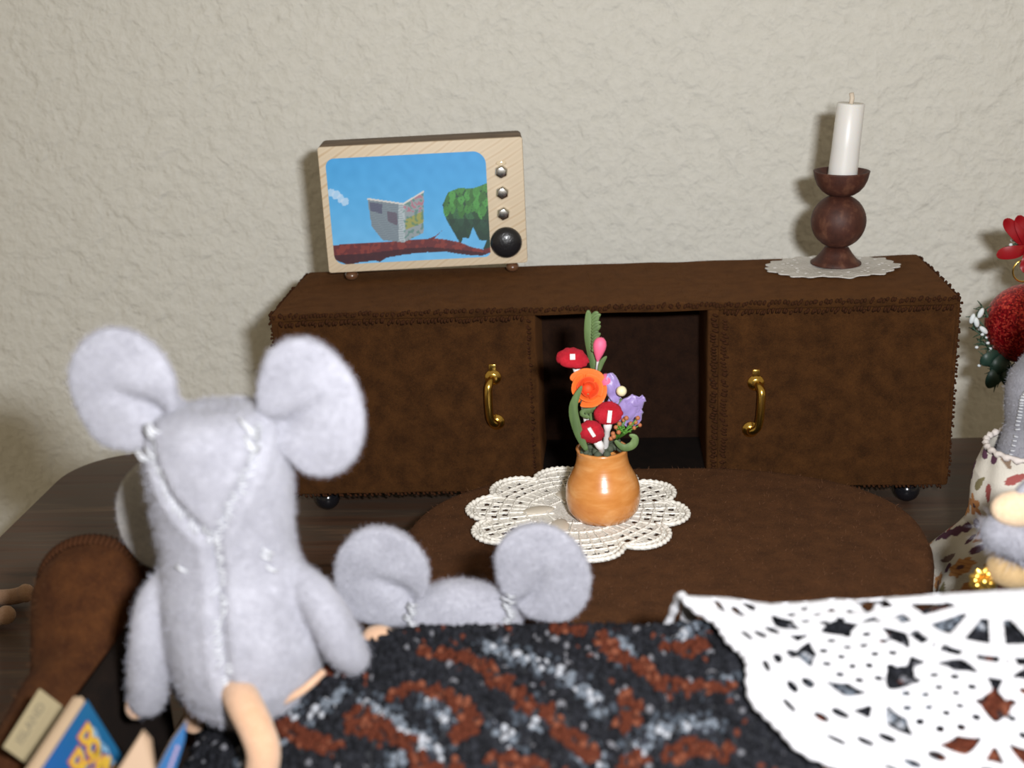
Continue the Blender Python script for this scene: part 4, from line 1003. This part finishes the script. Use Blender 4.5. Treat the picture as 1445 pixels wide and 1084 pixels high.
for sy_ in (-1, 1):
    em = ear_mesh((0, 0, 0), .95, 1.1, .1, (0, -1), cup=.1, crease=.6, seed=20+sy_); em.xf(Matrix.Translation((.95, sy_*1.35, zpx(400)+1.15)) @ Matrix.Rotation(PI/2, 4, 'Z')); mk('ear', em, GREY, dmz)
    mk('eye', ball((1.32, sy_*.35, zpx(400)+.28), .09, 10, 8), BLACK, dmz); fuzz('fuzz', hmm, 9000, .07, .003, FIB_G, dmz)
bv = BVHTree.FromPolygons([Vector(p) for p in hmm.v], hmm.f); wm = M()
whip(wm, bv, [dpx(1403, 645, -.8)-do_, dpx(1412, 615, -.8)-do_, dpx(1420, 585, -1)-do_, dpx(1426, 562, -1)-do_, dpx(1442, 548, -1.1)-do_], 24, .08, .03, do_); mk('white_stitching', wm, THREAD_W, dmz, kind='stuff')
nz_, na_ = 150, 260; v = []; f = []; zs = np.linspace(0, 1, nz_)
ZH = zpx(800)*.0+.35; Z_top = zpx(632)
prf_v = [(1.0, 92), (.93, 96), (.85, 103), (.72, 105), (.60, 104), (.52, 108), (.42, 132), (.33, 150), (.22, 163), (.1, 172), (0, 176)]
pz = [p[0] for p in prf_v][::-1]; pw_ = [p[1] for p in prf_v][::-1]; uv = []
for t in zs:
    R0 = float(np.interp(t, pz, pw_))*ds; z = ZH+(Z_top-ZH)*t
    for k in range(na_):
        a = 2*PI*k/na_; fold = (1-t)**1.2*.26*math.sin(a*9+2*noise.noise(Vector((t*2, a, 0))))+.05*noise.noise(Vector((a*3, t*5, 0)))*2
        r = R0+fold*.9; ry = r*.82; v.append((r*math.cos(a), ry*math.sin(a), z+.05*math.sin(a*7))); uv.append(((a-PI)*R0*.9+8.5, z))
for j in range(nz_-1):
    for k in range(na_): f.append((j*na_+k, j*na_+(k+1) % na_, (j+1)*na_+(k+1) % na_, (j+1)*na_+k))
UV = np.array(uv); per = 2*PI
def dress_cols(UV):
    c = np.tile(np.array([.62, .58, .50]), (len(UV), 1)); rr = np.random.default_rng(11)
    placed = []
    for k in range(3200):
        x = rr.uniform(0, 17); z = rr.uniform(0, 6.5); kind = rr.choice(4, p=[.28, .28, .28, .16]); R0 = (.36, .34, .30, .15)[kind]
        if all(math.hypot(x-px_, z-pz_) > R0+pr_ - .08 for px_, pz_, pr_ in placed):
            placed.append((x, z, R0)); a0 = rr.uniform(0, 2*PI); dx = UV[:, 0]-x; dz = UV[:, 1]-z; r = np.hypot(dx, dz); th = np.arctan2(dz, dx)-a0
            if kind == 0:
                m_ = r < R0*(.78+.22*np.cos(5*th)); col = [(.52, .055, .03), (.45, .20, .07)][rr.integers(2)]; c[m_] = col; c[r < .07] = (.08, .04, .04)
            elif kind == 1:
                m_ = r < R0*(.85+.1*np.cos(7*th)); c[m_] = (.50, .24, .08); c[m_ & (np.sin(dz*60) > .4)] = (.40, .17, .06); c[r < .08] = (.10, .04, .04)
            elif kind == 2:
                X = dx*math.cos(a0)+dz*math.sin(a0); Y = -dx*math.sin(a0)+dz*math.cos(a0); m_ = (X/R0)**2+(Y/(R0*.42*(1-.4*X/R0)))**2 < 1; c[m_] = [(.22, .15, .10), (.20, .17, .08), (.30, .07, .06), (.18, .12, .11)][rr.integers(4)]
            else:
                c[r < R0] = (.09, .03, .06)
    return c
dm_ = M().add(v, f); cols = dress_cols(UV)
mk('dress', bake(dm_, []) if False else dm_, CLOTH, dmz, colors=cols)
# collar trim, sleeve, lace hem
R0 = 92*ds; cl_ = M(); tube([(R0*math.cos(a)*(.98), R0*.82*math.sin(a)*.98, Z_top+.05+.03*math.sin(a*30)) for a in np.linspace(0, 2*PI, 120, endpoint=False)], [.09+.03*math.sin(k*1.7) for k in range(120)], 6, cl_, closed=True); mk('collar_trim', cl_, plain('white_cotton_trim', (.62,.56,.52), .8), dmz)
def hemf(U, V): 
    F = np.minimum(V, .62+.10*np.abs(np.sin(U*9))-V)
    for r_, s_h in ((.2, 0), (.42, .09)): F = np.minimum(F, np.hypot(((U+s_h) % .17)-.085, (V-r_)*1.0)-.04)
    return F
vl, fc = sheet(hemf, np.linspace(0, 2*PI, 700), np.linspace(-.01, .75, 30)); hv = []
for a, t in vl:
    fold = .26*math.sin(a*9+2*noise.noise(Vector((0, a, 0)))); r = 176*ds+fold*.9+.05+t*.18; hv.append((r*math.cos(a), r*.82*math.sin(a), ZH+.05-t*.42+.05*math.sin(a*7)))
hmm = M(); hmm.v = hv; hmm.f = fc; hmm.mi = [0]*len(fc); hmm.v = [(p[0], p[1], max(.03, p[2])) for p in hmm.v]
mk('lace_hem', hmm, PAPERLACE, dmz, label='off white lace hem')

# ------------------------------------------------------------------ christmas decoration at the right edge
ob = Vector(tuple(on(1449, 457, 1, 4.2))); orr = 58*float((on(1445, 455, 1, 4.2)-on(1345, 455, 1, 4.2))[0])/100
cx_ = Vector((ob.x+1.9, 5.0, 0))
xm = empty('christmas_pick', cx_, 'red glitter bauble with fir greenery and a red poinsettia by the wall', 'christmas decoration')
mk('bauble', rel(ball(ob, orr, 40, 26), cx_), GLITTER, xm, label='red glitter bauble')
sm_ = M(); tube(smoothpath([(0, 0, 0), (.1, 0, 4), (-.3, 0, 7), (-1.0, -.2, 9.6)], 6), .16, 8, sm_); tube(smoothpath([(.05, 0, 5), ob-cx_+Vector((.6, .6, -.4)), ob-cx_+Vector((0, .2, 0))], 5), .10, 8, sm_)
mk('stem', sm_, DKGREEN, xm)
mk('base', lathe([(1.2, 0), (1.2, .3), (.4, .6), (.2, .7)], 24), DKGREEN, xm)
rg = M(); rc = Vector(tuple(on(1447, 383, 1, 4.2)))-cx_; tube([rc+Vector((.42*math.cos(a), .1, .42*math.sin(a))) for a in np.linspace(0, 2*PI, 40, endpoint=False)], .035, 6, rg, closed=True); mk('wire_ring', rg, BRASS, xm)
nd = M(); tips = M()
def sprig(a, b, n_, ln):
    a = Vector(a); b = Vector(b); tube([a, b], .035, 5, nd)
    for k in range(n_):
        p = a.lerp(b, k/n_); d = (b-a).normalized()*.6+Vector((random.uniform(-1, 1), random.uniform(-1, 1), random.uniform(-1, 1))); d.normalize(); q = p+d*ln*random.uniform(.6, 1.1)
        tube([p, p.lerp(q, .5)+Vector((0, 0, .02)), q], [.028, .032, .012], 4, nd)
        if random.random() < .10: ball(q, (.08, .05, .06), 6, 4, tips)
wx = lambda u, v_, y=4.0: Vector(tuple(on(u, v_, 1, y)))-cx_
core = wx(1440, 520, 4.4)
for (u, v_) in ((1375, 445), (1380, 480), (1372, 462), (1400, 525), (1388, 505), (1405, 540), (1425, 530), (1384, 430), (1395, 500)):
    sprig(core.lerp(wx(u, v_), .25)+Vector((0, .2, 0)), wx(u, v_), 34, .42)
for (u, v_) in ((1425, 350), (1432, 340), (1450, 340)): sprig(wx(1450, 355), wx(u, v_), 18, .25)
mk('fir_needles', nd, PINE_G, xm, kind='stuff')
for (u, v_) in ((1378, 455), (1388, 466), (1384, 442), (1372, 450)): ball(wx(u, v_, 3.7), (.22, .08, .10), 8, 6, tips, rot=Matrix.Rotation(random.uniform(0, 2), 3, 'Y'))
mk('snow_tips', tips, SNOW, xm, kind='stuff')
for k, (u, v_, uu, vv_) in enumerate(((1420, 515, 1395, 548), (1425, 500, 1402, 530), (1415, 500, 1385, 515), (1430, 520, 1425, 545))):
    lm = M(); leaf(lm, [wx(u, v_, 3.9), wx((u+uu)/2-3, (v_+vv_)/2, 3.6), wx(uu, vv_, 3.7)], .30); mk('leaf', lm, plain('holly_green', (.02,.05,.035), .45) if k == 0 else bpy.data.materials['holly_green'], xm)
pc = wx(1452, 350, 3.7)
for k, (u, v_) in enumerate(((1425, 318), (1440, 314), (1458, 312), (1478, 330), (1480, 360), (1462, 385), (1416, 358), (1448, 378))):
    lm = M(); e_ = wx(u, v_, 3.4); leaf(lm, [pc, pc.lerp(e_, .5)+Vector((0, -.15, 0)), e_, e_+(e_-pc)*.25], .24, curl=.6); mk('poinsettia_petal', lm, REDFOIL, xm)
mk('poinsettia_heart', ball(pc+Vector((0, -.15, 0)), .15, 10, 8), GOLD, xm)

# ------------------------------------------------------------------ magazine rack and what stands in it
def at(u, v_, dep): return Vector(tuple(CAM+(FW+RT*(u-722.5)/FPX-UP*(v_-542)/FPX)*dep))
def slab(name, A, e1, e2, w, h, th, matl, label, cat, extra=None, side=None, group=None):
    """A = top-left corner; e1 along the text, e2 down the page (unit vectors)"""
    e1 = e1.normalized(); e2 = (e2-e1*e2.dot(e1)).normalized(); nn = e1.cross(e2).normalized()
    if nn.dot(Vector(tuple(FW))) < 0: nn = -nn      # nn points away from the camera
    root = empty(name, A, label, cat, group=group)
    R3 = Matrix((e1, nn, -e2)).transposed()
    root.rotation_euler = R3.to_euler()
    return root
def text_mesh(s, size, shear=0, off=0.0):
    cu = bpy.data.curves.new('t', 'FONT'); cu.body = s; cu.size = size; cu.offset = off; cu.shear = shear; cu.extrude = .006
    o_ = bpy.data.objects.new('t', cu); COL.objects.link(o_); dg = bpy.context.evaluated_depsgraph_get(); e = o_.evaluated_get(dg).to_mesh()
    r = M(); r.v = [(v_.co.x, -v_.co.z, v_.co.y) for v_ in e.vertices]; r.f = [tuple(p.vertices) for p in e.polygons]; r.mi = [0]*len(r.f)
    o_.evaluated_get(dg).to_mesh_clear(); bpy.data.objects.remove(o_); return r
def place_text(s, size, x, z, y, matl, parent, name='lettering', rot=0, off=0, shear=0, sx=1, bounce=0):
    t = text_mesh(s, size, shear, off); t.v = [(p[0]*sx, p[1], p[2]) for p in t.v]; t.xf(Matrix.Translation((x, y, z)) @ Matrix.Rotation(rot, 4, 'Y')); return mk(name, t, matl, parent, smooth=False)
D1 = 22.6; ps = D1/FPX
# newspaper
A = at(5, 1055, D1+.2); B = at(57, 972, D1+.9); Cc = at(93, 1018, D1+1.3)
nw = slab('newspaper', A, B-A, Cc-B, 1, 1, .05, PAPER, 'small folded yellowed newspaper at the far left of the rack', 'newspaper')
w_ = (B-A).length; h_ = (Cc-B).length
mk('folded_sheet', bev(box(0, w_, 0, .05, -h_, 0), .015, 2), PAPER, nw, smooth=False)
mk('inner_sheet', bev(box(.02, w_-.03, .06, .10, -h_, -.03), .015, 1), PAPER, nw, smooth=False)
place_text('ISLAND', .26, w_*.17, -.30, -.006, INK, nw, 'masthead', sx=.92)
ln = M(); box(w_*.2, w_*.86, -.004, 0, -.44, -.42, ln)
for k in range(9):
    box(.08, w_*.45, -.003, 0, -.56-k*.09, -.55-k*.09, ln); box(w_*.52, w_-.08, -.003, 0, -.56-k*.09, -.55-k*.09, ln)
mk('print_lines', ln, plain('faint_ink', (.20,.155,.09), .8), nw, smooth=False)
# comic
A = at(122, 987, D1+.1); B = at(175, 1072, D1+1.0); Cc = at(66, 1089, D1-.95)
cmk = slab('comic_book', A, B-A, Cc-A, 1, 1, .12, None, 'blue comic book with yellow lettering, second from the left in the rack', 'comic book')
w_ = (B-A).length*1.05; h_ = (Cc-A).length*1.2
mk('page_block', bev(box(-.10, w_-.05, .02, .22, -h_, -.02), .02, 1), PAGE, cmk, smooth=False, label='cream page edges')
vl, fc = sheet(lambda U, V: np.minimum(np.minimum(U, w_-U-.25*np.maximum(0, V+.25)*0), np.minimum(-V, V+h_))-.0*U - np.maximum(0, .18-np.hypot(np.minimum(U-(w_-.35), 0), 0))*0, np.linspace(-.01, w_+.01, 120), np.linspace(-h_-.01, .01, 140))
A_ = np.array(vl); t = np.clip(-A_[:, 1]/h_, 0, 1)[:, None]; cc = np.array(h3(22, 78, 112))*(1-t)+np.array(h3(28, 74, 132))*t
mk('cover', M().add([(x, -.012, z) for x, z in vl], fc), PRINT, cmk, colors=cc, smooth=False, label='blue printed cover')
band = M(); x_ = .34
for k, ch_ in enumerate('DONALD'): x_ += .001
def comic_word(word, x0_, z0_, size, adv):
    x = x0_
    for k, ch_ in enumerate(word):
        dz = .05*math.sin(k*2.1+.5); ro = .12*math.sin(k*1.7)
        place_text(ch_, size, x, z0_+dz, -.016, RTEXT, cmk, 'letter_shadow', rot=ro, off=.04)
        place_text(ch_, size*.98, x+.01, z0_+dz+.01, -.028, YTEXT, cmk, 'letter', rot=ro, off=.022)
        x += adv
comic_word('DONALD', .30, -.60, .44, .29)
comic_word('DUCK', .44, -1.03, .44, .32)
sw = M()
for k in range(16):
    x = .48+k*.075; tube([(x, -.02, -.27+.05*math.sin(k*2.3)), (x+.03, -.02, -.20+.03*math.sin(k)), (x+.06, -.02, -.28-.03*math.sin(k*1.3))], .013, 4, sw)
mk('script_line', sw, PTEXT, cmk)
# tan book
A = at(200, 1034, 21.6); B = at(213, 1046, 21.7); Cc = at(160, 1100, 21.5)
tb = slab('tan_book', A, B-A, Cc-A, 1, 1, .1, None, 'plain tan covered little book standing between the comic and the thin magazine', 'book')
fm_ = M(); P0 = [at(u, v_, d_) for u, v_, d_ in ((200, 1034, 21.6), (211, 1046, 21.7), (217, 1092, 21.6), (210, 1130, 21.5), (150, 1130, 21.4), (165, 1088, 21.5))]
def slab_poly(P0, th, parent, nm_, mt_, inv):
    nn = Vector(tuple(FW)); n_ = len(P0); v = [inv @ (p) for p in P0]+[inv @ (p+nn*th) for p in P0]
    mm = M().add(v, [tuple(range(n_))[::-1], tuple(range(n_, 2*n_))]+[(i, (i+1) % n_, n_+(i+1) % n_, n_+i) for i in range(n_)]); return mk(nm_, bev(mm, .015, 1), mt_, parent, smooth=False)
def invof(root):
    return (Matrix.Translation(Vector(root.location)/S) @ root.rotation_euler.to_matrix().to_4x4()).inverted()
slab_poly(P0, .16, tb, 'cover', plain('tan_card', (.30,.205,.13), .7), invof(tb))
P1 = [p+Vector(tuple(FW))*.17+Vector((-.03, 0, .0)) for p in P0]; slab_poly(P1, .05, tb, 'back_cover', PAGE, invof(tb))
# thin blue magazine seen almost edge on
A = at(262, 1018, 21.9)
mgz = slab('thin_magazine', A, Vector(tuple(RT)), -Vector(tuple(UP)), 1, 1, .1, None, 'thin blue magazine seen almost edge on, rightmost in the rack', 'magazine')
P0 = [at(u, v_, d_) for u, v_, d_ in ((263, 1017, 21.8), (260, 1046, 21.8), (246, 1092, 21.8), (236, 1130, 21.8), (208, 1130, 21.8), (222, 1085, 21.8), (243, 1045, 21.8))]
slab_poly(P0, .05, mgz, 'cover', plain('blue_print', h3(30, 80, 125), .5), invof(mgz))
pk = M(); iv2 = invof(mgz)
for k in range(7):
    a = at(250-k*3, 1056+k*8, 21.79); ball(iv2 @ a, (.035, .02, .05), 8, 5, pk)
mk('print_marks', pk, plain('pink_print', (.28,.19,.27), .6), mgz)
P1 = [p+Vector(tuple(FW))*.06-Vector(tuple(RT))*.025 for p in P0]; slab_poly(P1, .04, mgz, 'pages', PAGE, invof(mgz))
# rack
rk = empty('magazine_rack', (-9.3, -25.4, 0), 'brown felt magazine rack behind the left end of the sofa', 'magazine rack')
def rr_(mm): return rel(mm, (-9.3, -25.4, 0))
zr = 5.55
fpt = at(12, 1078, 20.6)
mk('front_panel', rr_(softbox(-12.2, -6.2, -26.2, -25.9, 0, 4.9, .12)), FELT_RUST, rk)
mk('back_panel', rr_(softbox(-12.0, -9.4, -24.6, -24.4, 0, 4.9, .10)), FELT_RUST, rk)
mk('bottom_panel', rr_(softbox(-12.0, -6.3, -26, -24.5, 0, .3, .1)), FELT_RUST, rk)
mk('side_panel', rr_(softbox(-12.3, -12.0, -26.1, -24.4, 0, 4.9, .1)), FELT_RUST, rk)
mk('side_panel', rr_(softbox(-6.4, -6.1, -26.1, -24.6, 0, 4.3, .1)), FELT_RUST, rk)
